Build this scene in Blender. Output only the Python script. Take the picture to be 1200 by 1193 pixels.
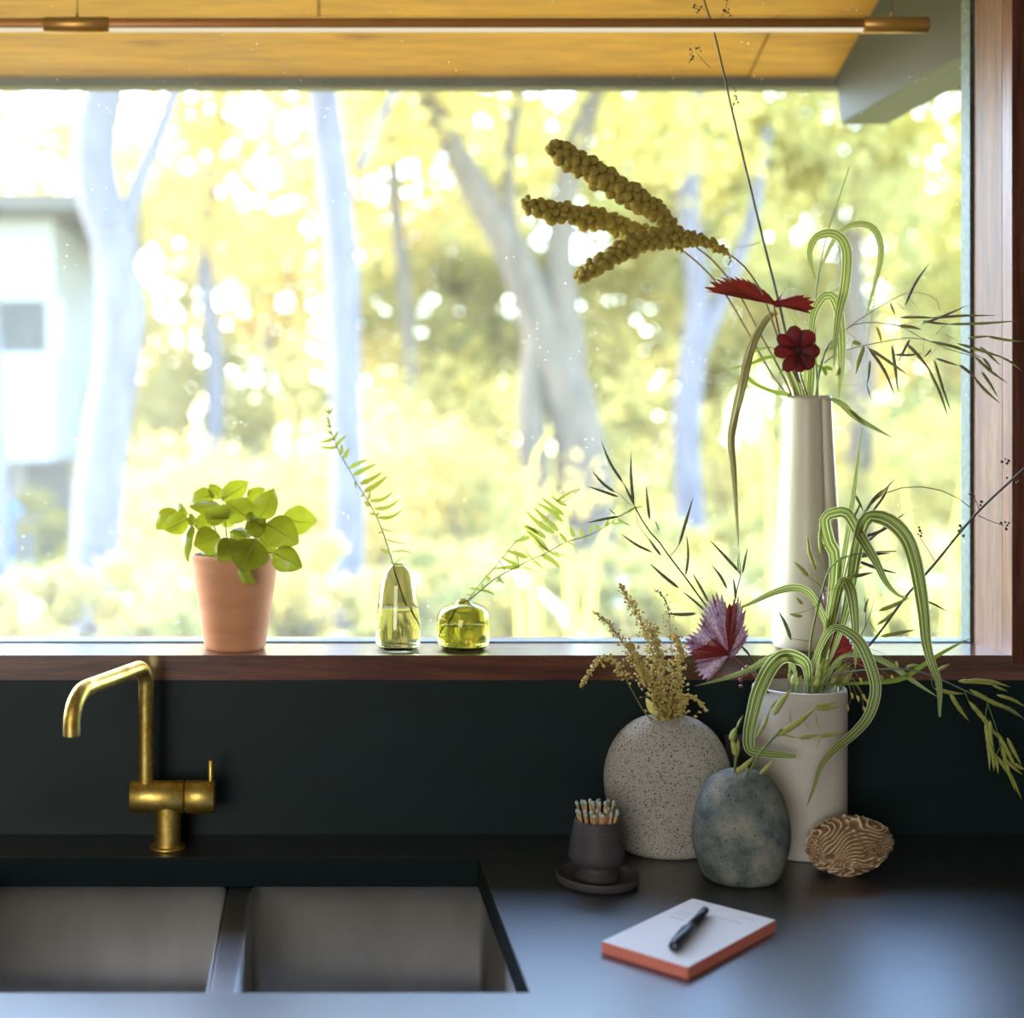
import bpy, bmesh, math, random
import numpy as np
from mathutils import Vector, Matrix, Euler

# ---------------------------------------------------------------- clear
for o in list(bpy.data.objects):
    bpy.data.objects.remove(o)
scene = bpy.context.scene
COL = scene.collection
RND = random.Random(7)

# ---------------------------------------------------------------- camera
F = 1640.0                      # focal length in photo pixels
CX, CY = 366.0, 500.0           # principal point (vanishing point of the depth lines)
COUNTER = 0.92                  # worktop height
CAMZ = COUNTER + 0.5246
cam_d = bpy.data.cameras.new('camera')
cam = bpy.data.objects.new('camera', cam_d)
COL.objects.link(cam)
cam.location = (0, 0, CAMZ)
cam.rotation_euler = (math.pi / 2, 0, 0)
cam_d.sensor_fit = 'HORIZONTAL'
cam_d.sensor_width = 36.0
cam_d.lens = 36.0 * F / 1200.0
cam_d.shift_x = (600 - CX) / 1200.0
cam_d.shift_y = -(596.5 - CY) / 1200.0
cam_d.clip_start = 0.05
cam_d.clip_end = 400
cam_d.dof.use_dof = True
cam_d.dof.focus_distance = 1.71
cam_d.dof.aperture_fstop = 2.5
scene.camera = cam

# ---------------------------------------------------------------- sky, sun, added room fill, exposure
world = bpy.data.worlds.new('world')
scene.world = world
world.use_nodes = True
wn = world.node_tree
wn.nodes.clear()
wo = wn.nodes.new('ShaderNodeOutputWorld')
wb = wn.nodes.new('ShaderNodeBackground')
sky = wn.nodes.new('ShaderNodeTexSky')
sky.sky_type = 'NISHITA'
sky.sun_disc = False
SUN_EL, SUN_AZ = 50, 62        # degrees; azimuth measured from straight out of the window towards the left
sky.sun_elevation = math.radians(SUN_EL)
sky.sun_rotation = math.radians(-SUN_AZ)
sky.air_density = 1.0
sky.dust_density = 0.8
sky.ozone_density = 1.2
wb.inputs['Strength'].default_value = 4.0
wn.links.new(sky.outputs[0], wb.inputs['Color'])
wn.links.new(wb.outputs[0], wo.inputs['Surface'])

sun_d = bpy.data.lights.new('sun', 'SUN')
sun_d.energy = 15.0
sun_d.angle = math.radians(0.6)
sun_d.color = (1.0, 0.92, 0.76)
sun = bpy.data.objects.new('sun', sun_d)
COL.objects.link(sun)
sun.location = (-6, 14, 18)
# light travels from the garden side (front left, high) towards the house
_sd = Vector((math.sin(math.radians(SUN_AZ)) * math.cos(math.radians(SUN_EL)),
              -math.cos(math.radians(SUN_AZ)) * math.cos(math.radians(SUN_EL)),
              -math.sin(math.radians(SUN_EL))))
sun.rotation_euler = _sd.to_track_quat('-Z', 'Y').to_euler()

def area_light(name, loc, target, sx, sy, energy, color):
    d = bpy.data.lights.new(name, 'AREA')
    d.shape = 'RECTANGLE'
    d.size, d.size_y = sx, sy
    d.energy = energy
    d.color = color
    o = bpy.data.objects.new(name, d)
    COL.objects.link(o)
    o.location = loc
    o.rotation_euler = (Vector(target) - Vector(loc)).to_track_quat('-Z', 'Y').to_euler()
    return o

# added fill lamp inside the room, in front of the covered rear window
area_light('added_rear_fill', (-1.05, -2.42, 1.62), (-0.2, 2.0, 1.3), 2.1, 1.4, 104, (1.0, 0.96, 0.90))

vs = scene.view_settings
vs.view_transform = 'Standard'
vs.look = 'None'
vs.gamma = 1.0
vs.exposure = 0.0
vs.use_curve_mapping = False

# ---------------------------------------------------------------- helpers
def P(px, py, D):
    """direction of a photo pixel at distance D in front of the camera"""
    return Vector(((px - CX) * D / F, D, CAMZ + (CY - py) * D / F))

def catmull(pts, n):
    pts = [Vector(p) for p in pts]
    if len(pts) == 2:
        return [pts[0].lerp(pts[1], i / (n - 1)) for i in range(n)]
    ext = [pts[0] * 2 - pts[1]] + pts + [pts[-1] * 2 - pts[-2]]
    # parametrise by chord length so samples are even
    L = [0]
    for a, b in zip(pts, pts[1:]):
        L.append(L[-1] + max((b - a).length, 1e-6))
    out = []
    for i in range(n):
        s = L[-1] * i / (n - 1)
        k = 0
        while k < len(pts) - 2 and s > L[k + 1]:
            k += 1
        t = (s - L[k]) / (L[k + 1] - L[k])
        p0, p1, p2, p3 = ext[k], ext[k + 1], ext[k + 2], ext[k + 3]
        out.append(0.5 * ((2 * p1) + (-p0 + p2) * t + (2 * p0 - 5 * p1 + 4 * p2 - p3) * t * t
                          + (-p0 + 3 * p1 - 3 * p2 + p3) * t ** 3))
    return out

def tangents(path):
    T = []
    for i in range(len(path)):
        a = path[max(i - 1, 0)]
        b = path[min(i + 1, len(path) - 1)]
        d = b - a
        T.append(d.normalized() if d.length > 1e-9 else Vector((0, 0, 1)))
    return T

class MB:
    def __init__(self):
        self.v, self.f, self.uv, self.has_uv = [], [], [], False
    def verts(self, vs_, uvs=None):
        b = len(self.v)
        self.v.extend([tuple(p) for p in vs_])
        if uvs is None:
            uvs = [(0.5, 0.5)] * len(vs_)
        else:
            self.has_uv = True
        self.uv.extend(uvs)
        return b
    def box(self, x0, x1, y0, y1, z0, z1):
        b = self.verts([(x0, y0, z0), (x1, y0, z0), (x1, y1, z0), (x0, y1, z0),
                        (x0, y0, z1), (x1, y0, z1), (x1, y1, z1), (x0, y1, z1)])
        for q in ((0, 3, 2, 1), (4, 5, 6, 7), (0, 1, 5, 4), (1, 2, 6, 5), (2, 3, 7, 6), (3, 0, 4, 7)):
            self.f.append(tuple(b + i for i in q))
        return self
    def hexa(self, c8):
        b = self.verts(c8)
        for q in ((0, 3, 2, 1), (4, 5, 6, 7), (0, 1, 5, 4), (1, 2, 6, 5), (2, 3, 7, 6), (3, 0, 4, 7)):
            self.f.append(tuple(b + i for i in q))
        return self
    def tube(self, path, radii, seg=8, cap=True):
        path = [Vector(p) for p in path]
        n = len(path)
        if not hasattr(radii, '__len__'):
            radii = [radii] * n
        T = tangents(path)
        N = T[0].orthogonal().normalized()
        rings = []
        for i in range(n):
            N = (N - T[i] * N.dot(T[i]))
            N = N.normalized() if N.length > 1e-8 else T[i].orthogonal().normalized()
            B = T[i].cross(N)
            ring = [path[i] + (N * math.cos(2 * math.pi * k / seg) + B * math.sin(2 * math.pi * k / seg)) * radii[i]
                    for k in range(seg)]
            rings.append(self.verts(ring, [(k / seg, i / (n - 1)) for k in range(seg)]))
        for i in range(n - 1):
            a, b = rings[i], rings[i + 1]
            for k in range(seg):
                k2 = (k + 1) % seg
                self.f.append((a + k, a + k2, b + k2, b + k))
        if cap:
            self.f.append(tuple(rings[0] + k for k in reversed(range(seg))))
            self.f.append(tuple(rings[-1] + k for k in range(seg)))
        return self
    def lathe(self, prof, c=(0, 0, 0), seg=48, sx=1.0, sy=1.0, fn=None):
        """prof: list of (r, z); r==0 closes with a pole. fn(angle, r, z) -> (x, y, z) may reshape"""
        rings = []
        c = Vector(c)
        for r, z in prof:
            if r <= 1e-7:
                p = (0, 0, z) if fn is None else fn(0, 0, z)
                rings.append((self.verts([c + Vector(p)]), 1))
            else:
                ring = []
                for k in range(seg):
                    a = 2 * math.pi * k / seg
                    p = (r * math.cos(a) * sx, r * math.sin(a) * sy, z) if fn is None else fn(a, r, z)
                    ring.append(c + Vector(p))
                rings.append((self.verts(ring), seg))
        for (a, na), (b, nb) in zip(rings, rings[1:]):
            for k in range(seg):
                k2 = (k + 1) % seg
                if na == 1 and nb == 1:
                    continue
                if na == 1:
                    self.f.append((a, b + k2, b + k))
                elif nb == 1:
                    self.f.append((a + k, a + k2, b))
                else:
                    self.f.append((a + k, a + k2, b + k2, b + k))
        return self
    def ribbon(self, path, widths, twist=0.0, fold=0.12, toward=None):
        """grass-like blade: 5 verts across, V fold, facing the room by default"""
        path = [Vector(p) for p in path]
        n = len(path)
        T = tangents(path)
        base = None
        cols = (-1, -0.5, 0, 0.5, 1)
        for i in range(n):
            V = Vector((0, 1, 0)) if toward is None else toward
            S = T[i].cross(V)
            if S.length < 0.15:
                S = T[i].cross(Vector((0.3, 0.3, 1)))
            S.normalize()
            if i and S.dot(lastS) < 0:
                S = -S
            if i:
                S = (S * 0.5 + lastS * 0.5)
                S = (S - T[i] * S.dot(T[i])).normalized()
            lastS = S.copy()
            tw = twist(i / (n - 1)) if callable(twist) else twist
            S2 = (Matrix.Rotation(tw, 3, T[i]) @ S)
            Nn = T[i].cross(S2).normalized()
            w = widths[i] * 0.5
            ring = [path[i] + S2 * (w * c) + Nn * (abs(c) * w * fold * 2) for c in cols]
            b = self.verts(ring, [((c + 1) / 2, i / (n - 1)) for c in cols])
            if base is not None:
                for k in range(4):
                    self.f.append((base + k, base + k + 1, b + k + 1, b + k))
            base = b
        return self
    def build(self, name, mat, parent=None, smooth=True, kind=None, label=None):
        return mesh_obj(name, self.v, self.f, mat, parent, smooth, kind, label,
                        self.uv if self.has_uv else None)

def root_of(o):
    while o.parent:
        o = o.parent
    return o

def mesh_obj(name, v, f, mat, parent=None, smooth=True, kind=None, label=None, uv=None, weld=False):
    me = bpy.data.meshes.new(name)
    off = Vector((0, 0, 0))
    if parent is not None:
        off = root_of(parent).location
    me.from_pydata([(p[0] - off[0], p[1] - off[1], p[2] - off[2]) for p in v], [], f)
    if uv is not None:
        lay = me.uv_layers.new(name='UVMap')
        idx = np.empty(len(me.loops), dtype=np.int32)
        me.loops.foreach_get('vertex_index', idx)
        arr = np.array(uv, dtype=np.float32)[idx]
        lay.data.foreach_set('uv', arr.ravel())
    if smooth:
        me.polygons.foreach_set('use_smooth', [True] * len(me.polygons))
    me.update()
    if mat is not None:
        me.materials.append(mat)
    o = bpy.data.objects.new(name, me)
    COL.objects.link(o)
    if parent is not None:
        o.parent = parent
    if kind:
        o['kind'] = kind
    if label:
        o['label'] = label
    return o

def bevel(o, w, seg=2):
    m = o.modifiers.new('bevel', 'BEVEL')
    m.width = w
    m.segments = seg
    m.limit_method = 'ANGLE'
    m.angle_limit = math.radians(40)
    return o

def thing(name, loc, label=None, cat=None, group=None, kind=None):
    o = bpy.data.objects.new(name, None)
    o.empty_display_size = 0.02
    COL.objects.link(o)
    o.location = loc
    return tag(o, label, cat, group, kind)

def tag(o, label=None, cat=None, group=None, kind=None):
    if label: o['label'] = label
    if cat: o['category'] = cat
    if group: o['group'] = group
    if kind: o['kind'] = kind
    return o

# ---------------------------------------------------------------- materials
def srgb(r, g, b):
    def c(x):
        x /= 255.0
        return x / 12.92 if x <= 0.04045 else ((x + 0.055) / 1.055) ** 2.4
    return (c(r), c(g), c(b), 1.0)

def new_mat(name):
    m = bpy.data.materials.new(name)
    m.use_nodes = True
    nt = m.node_tree
    nt.nodes.clear()
    out = nt.nodes.new('ShaderNodeOutputMaterial')
    return m, nt, out

def principled(nt, col, rough, metal=0.0, spec=0.5):
    b = nt.nodes.new('ShaderNodeBsdfPrincipled')
    b.inputs['Base Color'].default_value = col
    b.inputs['Roughness'].default_value = rough
    b.inputs['Metallic'].default_value = metal
    b.inputs['Specular IOR Level'].default_value = spec
    return b

def tex_noise(nt, scale, detail=4, rough=0.55, coord='Object', stretch=None, dist=0.0):
    tc = nt.nodes.new('ShaderNodeTexCoord')
    n = nt.nodes.new('ShaderNodeTexNoise')
    n.inputs['Scale'].default_value = scale
    n.inputs['Detail'].default_value = detail
    n.inputs['Roughness'].default_value = rough
    n.inputs['Distortion'].default_value = dist
    src = tc.outputs[coord]
    if stretch:
        mp = nt.nodes.new('ShaderNodeMapping')
        mp.inputs['Scale'].default_value = stretch
        nt.links.new(src, mp.inputs['Vector'])
        src = mp.outputs[0]
    nt.links.new(src, n.inputs['Vector'])
    return n

def ramp(nt, fac, stops):
    r = nt.nodes.new('ShaderNodeValToRGB')
    el = r.color_ramp.elements
    while len(el) > 1:
        el.remove(el[-1])
    el[0].position, el[0].color = stops[0]
    for p, c in stops[1:]:
        e = el.new(p)
        e.color = c
    nt.links.new(fac, r.inputs[0])
    return r

def bump(nt, height, strength, dist, bsdf):
    b = nt.nodes.new('ShaderNodeBump')
    b.inputs['Strength'].default_value = strength
    b.inputs['Distance'].default_value = dist
    nt.links.new(height, b.inputs['Height'])
    nt.links.new(b.outputs[0], bsdf.inputs['Normal'])
    return b

def mat_plain(name, col, rough=0.5, metal=0.0, spec=0.5, var=None, scale=30, stretch=None, bumpv=0.0, bdist=0.001,
              detail=4):
    m, nt, out = new_mat(name)
    b = principled(nt, col, rough, metal, spec)
    if var is not None or bumpv:
        n = tex_noise(nt, scale, detail=detail, stretch=stretch)
        if var is not None:
            r = ramp(nt, n.outputs['Fac'], [(0.3, col), (0.7, var)])
            nt.links.new(r.outputs[0], b.inputs['Base Color'])
        if bumpv:
            bump(nt, n.outputs['Fac'], bumpv, bdist, b)
    nt.links.new(b.outputs[0], out.inputs['Surface'])
    return m

def mat_wood(name, c0, c1, c2, rough, axis='X', scale=9.0, spec=0.4, knots=False, coat=0.0):
    m, nt, out = new_mat(name)
    st = {'X': (0.07, 1, 1), 'Y': (1, 0.07, 1), 'Z': (1, 1, 0.07)}[axis]
    n = tex_noise(nt, scale * 10, 6, 0.65, 'Object', st, 0.3)
    r = ramp(nt, n.outputs['Fac'], [(0.3, c0), (0.5, c1), (0.72, c2)])
    b = principled(nt, c1, rough, 0, spec)
    colout = r.outputs[0]
    n2 = tex_noise(nt, scale * 60, 3, 0.6, 'Object', st)
    mx = nt.nodes.new('ShaderNodeMix')
    mx.data_type = 'RGBA'
    mx.blend_type = 'MULTIPLY'
    mx.inputs['Factor'].default_value = 0.55
    r2 = ramp(nt, n2.outputs['Fac'], [(0.35, (0.45, 0.42, 0.4, 1)), (0.55, (1, 1, 1, 1))])
    nt.links.new(colout, mx.inputs[6])
    nt.links.new(r2.outputs[0], mx.inputs[7])
    colout = mx.outputs[2]
    if knots:
        tc = nt.nodes.new('ShaderNodeTexCoord')
        mp = nt.nodes.new('ShaderNodeMapping')
        mp.inputs['Scale'].default_value = (3.2, 9.0, 9.0)
        nt.links.new(tc.outputs['Object'], mp.inputs['Vector'])
        vo = nt.nodes.new('ShaderNodeTexVoronoi')
        vo.inputs['Scale'].default_value = 1.0
        nt.links.new(mp.outputs[0], vo.inputs['Vector'])
        rk = ramp(nt, vo.outputs['Distance'], [(0.04, (0.45, 0.3, 0.15, 1)), (0.16, (1, 1, 1, 1))])
        mk = nt.nodes.new('ShaderNodeMix')
        mk.data_type = 'RGBA'
        mk.blend_type = 'MULTIPLY'
        mk.inputs['Factor'].default_value = 0.8
        nt.links.new(colout, mk.inputs[6])
        nt.links.new(rk.outputs[0], mk.inputs[7])
        colout = mk.outputs[2]
    nt.links.new(colout, b.inputs['Base Color'])
    bump(nt, n2.outputs['Fac'], 0.12, 0.0004, b)
    if coat:
        b.inputs['Coat Weight'].default_value = coat
        b.inputs['Coat Roughness'].default_value = 0.14
        b.inputs['Coat IOR'].default_value = 1.85
    nt.links.new(b.outputs[0], out.inputs['Surface'])
    return m

def mat_leaf(name, top, trans, mixf=0.45, rough=0.4, var=None, scale=60, vein=None, stripes=None, spec=0.4):
    """thin leaf: reflecting + light passing through. stripes: list of ramp stops across the blade (UV x)"""
    m, nt, out = new_mat(name)
    b = principled(nt, top, rough, 0, spec)
    t = nt.nodes.new('ShaderNodeBsdfTranslucent')
    t.inputs['Color'].default_value = trans
    mx = nt.nodes.new('ShaderNodeMixShader')
    mx.inputs[0].default_value = mixf
    if stripes:
        uv = nt.nodes.new('ShaderNodeTexCoord')
        sp = nt.nodes.new('ShaderNodeSeparateXYZ')
        nt.links.new(uv.outputs['UV'], sp.inputs[0])
        r = ramp(nt, sp.outputs['X'], stripes)
        nt.links.new(r.outputs[0], b.inputs['Base Color'])
        nt.links.new(r.outputs[0], t.inputs['Color'])
    elif var is not None:
        n = tex_noise(nt, scale, 3)
        r = ramp(nt, n.outputs['Fac'], [(0.35, top), (0.65, var)])
        nt.links.new(r.outputs[0], b.inputs['Base Color'])
    nt.links.new(b.outputs[0], mx.inputs[1])
    nt.links.new(t.outputs[0], mx.inputs[2])
    nt.links.new(mx.outputs[0], out.inputs['Surface'])
    return m

M = {}
M['green_wall'] = mat_plain('dark_green_paint', srgb(11, 29, 29), 0.5, 0, 0.25, var=srgb(14, 33, 33), scale=5, stretch=(0.3, 1, 6), bumpv=0.05)
M['plaster'] = mat_plain('dark_plaster', srgb(104, 100, 94), 0.8, var=srgb(98, 94, 88), scale=3, bumpv=0.1)
M['floor'] = mat_wood('floor_oak', srgb(110, 80, 52), srgb(140, 104, 70), srgb(160, 122, 84), 0.5, 'Y', 2.5)
M['frame_wood_x'] = mat_wood('mahogany_x', srgb(62, 32, 22), srgb(98, 54, 38), srgb(128, 78, 56), 0.3, 'X', 7, spec=0.5, coat=1.0)
M['frame_wood_z'] = mat_wood('mahogany_z', srgb(62, 32, 22), srgb(98, 54, 38), srgb(128, 78, 56), 0.38, 'Z', 7)
M['jamb_wood'] = mat_wood('mahogany_jamb', srgb(66, 38, 26), srgb(94, 60, 42), srgb(116, 80, 58), 0.5, 'Z', 7)
M['gasket'] = mat_plain('dark_gasket', srgb(30, 44, 46), 0.5, var=srgb(60, 84, 84), scale=120)
M['soffit'] = mat_wood('pine_boards', srgb(150, 98, 0), srgb(174, 120, 4), srgb(188, 134, 12), 0.55, 'X', 2.0, knots=True)
M['beam'] = mat_plain('grey_beam_paint', srgb(36, 38, 33), 0.6, 0, 0.25, var=srgb(46, 47, 40), scale=6, stretch=(1, 0.3, 1), bumpv=0.15)
M['fascia'] = mat_plain('weathered_fascia', srgb(46, 44, 38), 0.8, var=srgb(92, 88, 78), scale=260, bumpv=0.3)
M['white_paint'] = mat_plain('white_paint', srgb(225, 225, 222), 0.6, var=srgb(214, 214, 210), scale=8)

def counter_mat():
    m, nt, out = new_mat('dark_stone_worktop')
    b = principled(nt, srgb(34, 38, 44), 0.3, 0, 0.9)
    n = tex_noise(nt, 7, 6, 0.65, 'Object', None, 0.4)
    r = ramp(nt, n.outputs['Fac'], [(0.3, srgb(28, 31, 36)), (0.7, srgb(44, 48, 55))])
    nt.links.new(r.outputs[0], b.inputs['Base Color'])
    r2 = ramp(nt, n.outputs['Fac'], [(0.3, (0.34, 0.34, 0.34, 1)), (0.7, (0.46, 0.46, 0.46, 1))])
    nt.links.new(r2.outputs[0], b.inputs['Roughness'])
    b.inputs['Coat Weight'].default_value = 0.7
    b.inputs['Coat Roughness'].default_value = 0.34
    nt.links.new(b.outputs[0], out.inputs['Surface'])
    return m
M['counter'] = counter_mat()

def steel_mat(name, base, rough):
    m, nt, out = new_mat(name)
    b = principled(nt, base, rough, 1.0)
    n = tex_noise(nt, 5, 5, 0.6, 'Object', (1, 1, 0.5))
    r = ramp(nt, n.outputs['Fac'], [(0.3, (base[0] * 0.62, base[1] * 0.6, base[2] * 0.58, 1)), (0.7, base)])
    nt.links.new(r.outputs[0], b.inputs['Base Color'])
    n2 = tex_noise(nt, 300, 2, 0.5, 'Object', (0.02, 1, 1))
    bump(nt, n2.outputs['Fac'], 0.05, 0.0004, b)
    nt.links.new(b.outputs[0], out.inputs['Surface'])
    return m
M['steel'] = steel_mat('brushed_steel', (0.68, 0.70, 0.74, 1), 0.48)
M['steel_edge'] = steel_mat('steel_divider', (0.72, 0.72, 0.74, 1), 0.3)

def brass_mat():
    m, nt, out = new_mat('aged_brass')
    b = principled(nt, srgb(196, 148, 62), 0.32, 1.0)
    n = tex_noise(nt, 55, 8, 0.75, 'Object', None, 0.6)
    r = ramp(nt, n.outputs['Fac'], [(0.28, srgb(146, 114, 48)), (0.45, srgb(202, 168, 80)), (0.62, srgb(230, 202, 118))])
    nt.links.new(r.outputs[0], b.inputs['Base Color'])
    r2 = ramp(nt, n.outputs['Fac'], [(0.3, (0.55, 0.55, 0.55, 1)), (0.65, (0.38, 0.38, 0.38, 1))])
    nt.links.new(r2.outputs[0], b.inputs['Roughness'])
    bump(nt, n.outputs['Fac'], 0.12, 0.0006, b)
    nt.links.new(b.outputs[0], out.inputs['Surface'])
    return m
M['brass'] = brass_mat()
M['brass_dark'] = mat_plain('bronze_brown_metal', srgb(190, 126, 64), 0.45, 0.25, var=srgb(200, 138, 74), scale=30)

def emit_mat(name, col, s):
    m, nt, out = new_mat(name)
    e = nt.nodes.new('ShaderNodeEmission')
    e.inputs[0].default_value = col
    e.inputs[1].default_value = s
    nt.links.new(e.outputs[0], out.inputs['Surface'])
    return m
M['led'] = emit_mat('led_diffuser', srgb(255, 245, 212), 0.85)

def pane_mat():
    m, nt, out = new_mat('dusty_flare_window_glass')
    tr = nt.nodes.new('ShaderNodeBsdfTransparent')
    tr.inputs[0].default_value = (0.97, 0.985, 0.97, 1)
    gl = nt.nodes.new('ShaderNodeBsdfGlossy')
    gl.inputs['Roughness'].default_value = 0.02
    fr = nt.nodes.new('ShaderNodeFresnel')
    fr.inputs['IOR'].default_value = 1.15
    mx = nt.nodes.new('ShaderNodeMixShader')
    nt.links.new(fr.outputs[0], mx.inputs[0])
    nt.links.new(tr.outputs[0], mx.inputs[1])
    nt.links.new(gl.outputs[0], mx.inputs[2])
    # dust film with specks; glare haze is put into its veil too
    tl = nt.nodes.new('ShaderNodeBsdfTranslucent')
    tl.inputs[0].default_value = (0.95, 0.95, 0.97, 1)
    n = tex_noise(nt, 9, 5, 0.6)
    # (flare haze painted in: the veil grows stronger towards the left)
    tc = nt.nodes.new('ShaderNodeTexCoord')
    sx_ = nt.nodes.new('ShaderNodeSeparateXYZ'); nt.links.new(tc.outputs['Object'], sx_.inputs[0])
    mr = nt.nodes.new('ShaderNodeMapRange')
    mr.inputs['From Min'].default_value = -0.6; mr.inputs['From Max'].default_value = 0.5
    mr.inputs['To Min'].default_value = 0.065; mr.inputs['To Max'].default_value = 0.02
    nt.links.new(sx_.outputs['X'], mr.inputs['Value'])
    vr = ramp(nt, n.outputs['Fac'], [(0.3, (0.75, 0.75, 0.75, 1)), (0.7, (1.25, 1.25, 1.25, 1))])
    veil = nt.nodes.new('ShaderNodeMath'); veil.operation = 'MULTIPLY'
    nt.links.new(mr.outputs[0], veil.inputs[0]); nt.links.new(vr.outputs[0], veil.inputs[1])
    vo = nt.nodes.new('ShaderNodeTexVoronoi')
    vo.inputs['Scale'].default_value = 110
    nt.links.new(tc.outputs['Object'], vo.inputs['Vector'])
    sp = ramp(nt, vo.outputs['Distance'], [(0.07, (0.45, 0.45, 0.45, 1)), (0.14, (0, 0, 0, 1))])
    n3 = tex_noise(nt, 14, 3)
    spm = ramp(nt, n3.outputs['Fac'], [(0.5, (0, 0, 0, 1)), (0.62, (1, 1, 1, 1))])
    mul = nt.nodes.new('ShaderNodeMath')
    mul.operation = 'MULTIPLY'
    nt.links.new(sp.outputs[0], mul.inputs[0])
    nt.links.new(spm.outputs[0], mul.inputs[1])
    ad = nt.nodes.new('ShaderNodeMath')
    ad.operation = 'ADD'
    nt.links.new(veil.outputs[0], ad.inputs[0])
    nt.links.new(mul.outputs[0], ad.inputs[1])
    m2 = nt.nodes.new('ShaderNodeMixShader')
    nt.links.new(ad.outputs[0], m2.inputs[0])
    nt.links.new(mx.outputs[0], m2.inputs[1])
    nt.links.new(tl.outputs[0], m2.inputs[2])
    nt.links.new(m2.outputs[0], out.inputs['Surface'])
    return m
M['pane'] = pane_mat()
def clear_pane():
    m, nt, out = new_mat('clear_window_glass')
    tr = nt.nodes.new('ShaderNodeBsdfTransparent')
    gl = nt.nodes.new('ShaderNodeBsdfGlossy')
    gl.inputs['Roughness'].default_value = 0.02
    fr = nt.nodes.new('ShaderNodeFresnel')
    fr.inputs['IOR'].default_value = 1.2
    mx = nt.nodes.new('ShaderNodeMixShader')
    nt.links.new(fr.outputs[0], mx.inputs[0])
    nt.links.new(tr.outputs[0], mx.inputs[1])
    nt.links.new(gl.outputs[0], mx.inputs[2])
    nt.links.new(mx.outputs[0], out.inputs['Surface'])
    return m
M['clear_pane'] = clear_pane()
# ================================================================ THE ROOM
WALL_Y = 1.80                   # face of the dark green splashback
FRONT_Y = 1.796                 # face of the wooden window frame
GLASS_Y = 1.905
SILL_Z = CAMZ - 0.2935
SILL_LOW = CAMZ - 297 * FRONT_Y / F
JX = (1185 - CX) * FRONT_Y / F  # inner edge of the right jamb
WX0 = -1.30                     # left jamb
HEAD_Z = CAMZ + 1.0
CEIL_Z = 2.72
RX0, RX1, RY0 = -2.2, 1.75, -2.5
WT = 0.16                       # wall thickness

def struct(name, mb, mat, smooth=False, parent=None):
    return mb.build(name, mat, parent, smooth, kind=None if parent else 'structure')

struct('floor', MB().box(RX0 - WT, RX1 + WT, RY0 - WT, WALL_Y + WT, -0.1, 0.0), M['floor'])
struct('ceiling', MB().box(RX0 - WT, RX1 + WT, RY0 - WT, WALL_Y + WT, CEIL_Z, CEIL_Z + 0.1), M['plaster'])
wf = MB()
CAS = 0.075                     # frame width around the opening
wf.box(RX0 - WT, RX1 + WT, WALL_Y, WALL_Y + WT, 0.0, SILL_LOW)
wf.box(RX0 - WT, RX1 + WT, WALL_Y, WALL_Y + WT, HEAD_Z + CAS, CEIL_Z)
wf.box(RX0 - WT, WX0 - CAS, WALL_Y, WALL_Y + WT, SILL_LOW, HEAD_Z + CAS)
wf.box(JX + CAS, RX1 + WT, WALL_Y, WALL_Y + WT, SILL_LOW, HEAD_Z + CAS)
struct('wall_front', wf, M['green_wall'])
struct('wall_right', MB().box(RX1, RX1 + WT, RY0 - WT, WALL_Y, 0, CEIL_Z), M['plaster'])
struct('wall_left', MB().box(RX0 - WT, RX0, RY0 - WT, WALL_Y, 0, CEIL_Z), M['plaster'])
wr = MB()                       # rear wall with a window opening x -2.1..0.0
wr.box(RX0, -2.1, RY0 - WT, RY0, 0, CEIL_Z)
wr.box(0.0, RX1, RY0 - WT, RY0, 0, CEIL_Z)
wr.box(-2.1, 0.0, RY0 - WT, RY0, 0, 0.9)
wr.box(-2.1, 0.0, RY0 - WT, RY0, 2.35, CEIL_Z)
struct('wall_rear', wr, M['plaster'])

# --- the big kitchen window
win = thing('window_1', (0, GLASS_Y, SILL_Z), kind='structure')
struct('sill', MB().box(WX0 - CAS, JX + CAS, FRONT_Y, GLASS_Y + 0.05, SILL_LOW, SILL_Z), M['frame_wood_x'], parent=win)
struct('jamb', MB().box(JX, JX + 0.03, WALL_Y + 0.0201, GLASS_Y + 0.012, SILL_Z, HEAD_Z), M['jamb_wood'], parent=win)
struct('jamb', MB().box(WX0 - 0.03, WX0, WALL_Y + 0.0201, GLASS_Y + 0.012, SILL_Z, HEAD_Z), M['jamb_wood'], parent=win)
struct('head', MB().box(WX0 - CAS, JX + CAS, FRONT_Y, GLASS_Y + 0.05, HEAD_Z, HEAD_Z + CAS), M['frame_wood_x'], parent=win)
bevel(struct('casing', MB().box(JX, JX + CAS, FRONT_Y - 0.002, WALL_Y + 0.02, SILL_Z - 0.011, HEAD_Z), M['frame_wood_z'], parent=win), 0.001)
bevel(struct('casing', MB().box(WX0 - CAS, WX0, FRONT_Y - 0.002, WALL_Y + 0.02, SILL_Z - 0.011, HEAD_Z), M['frame_wood_z'], parent=win), 0.001)
gw = 0.0045
struct('gasket', MB().box(JX - gw, JX, GLASS_Y - 0.006, GLASS_Y + 0.02, SILL_Z, HEAD_Z), M['gasket'], parent=win)
struct('gasket', MB().box(WX0, WX0 + gw, GLASS_Y - 0.006, GLASS_Y + 0.02, SILL_Z, HEAD_Z), M['gasket'], parent=win)
struct('gasket', MB().box(WX0 + gw, JX - gw, GLASS_Y - 0.004, GLASS_Y + 0.02, SILL_Z, SILL_Z + 0.0016), M['gasket'], parent=win)
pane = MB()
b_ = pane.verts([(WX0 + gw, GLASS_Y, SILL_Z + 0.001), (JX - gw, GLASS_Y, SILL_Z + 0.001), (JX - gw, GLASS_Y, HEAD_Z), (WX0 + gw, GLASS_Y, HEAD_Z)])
pane.f.append((b_, b_ + 1, b_ + 2, b_ + 3))
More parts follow.
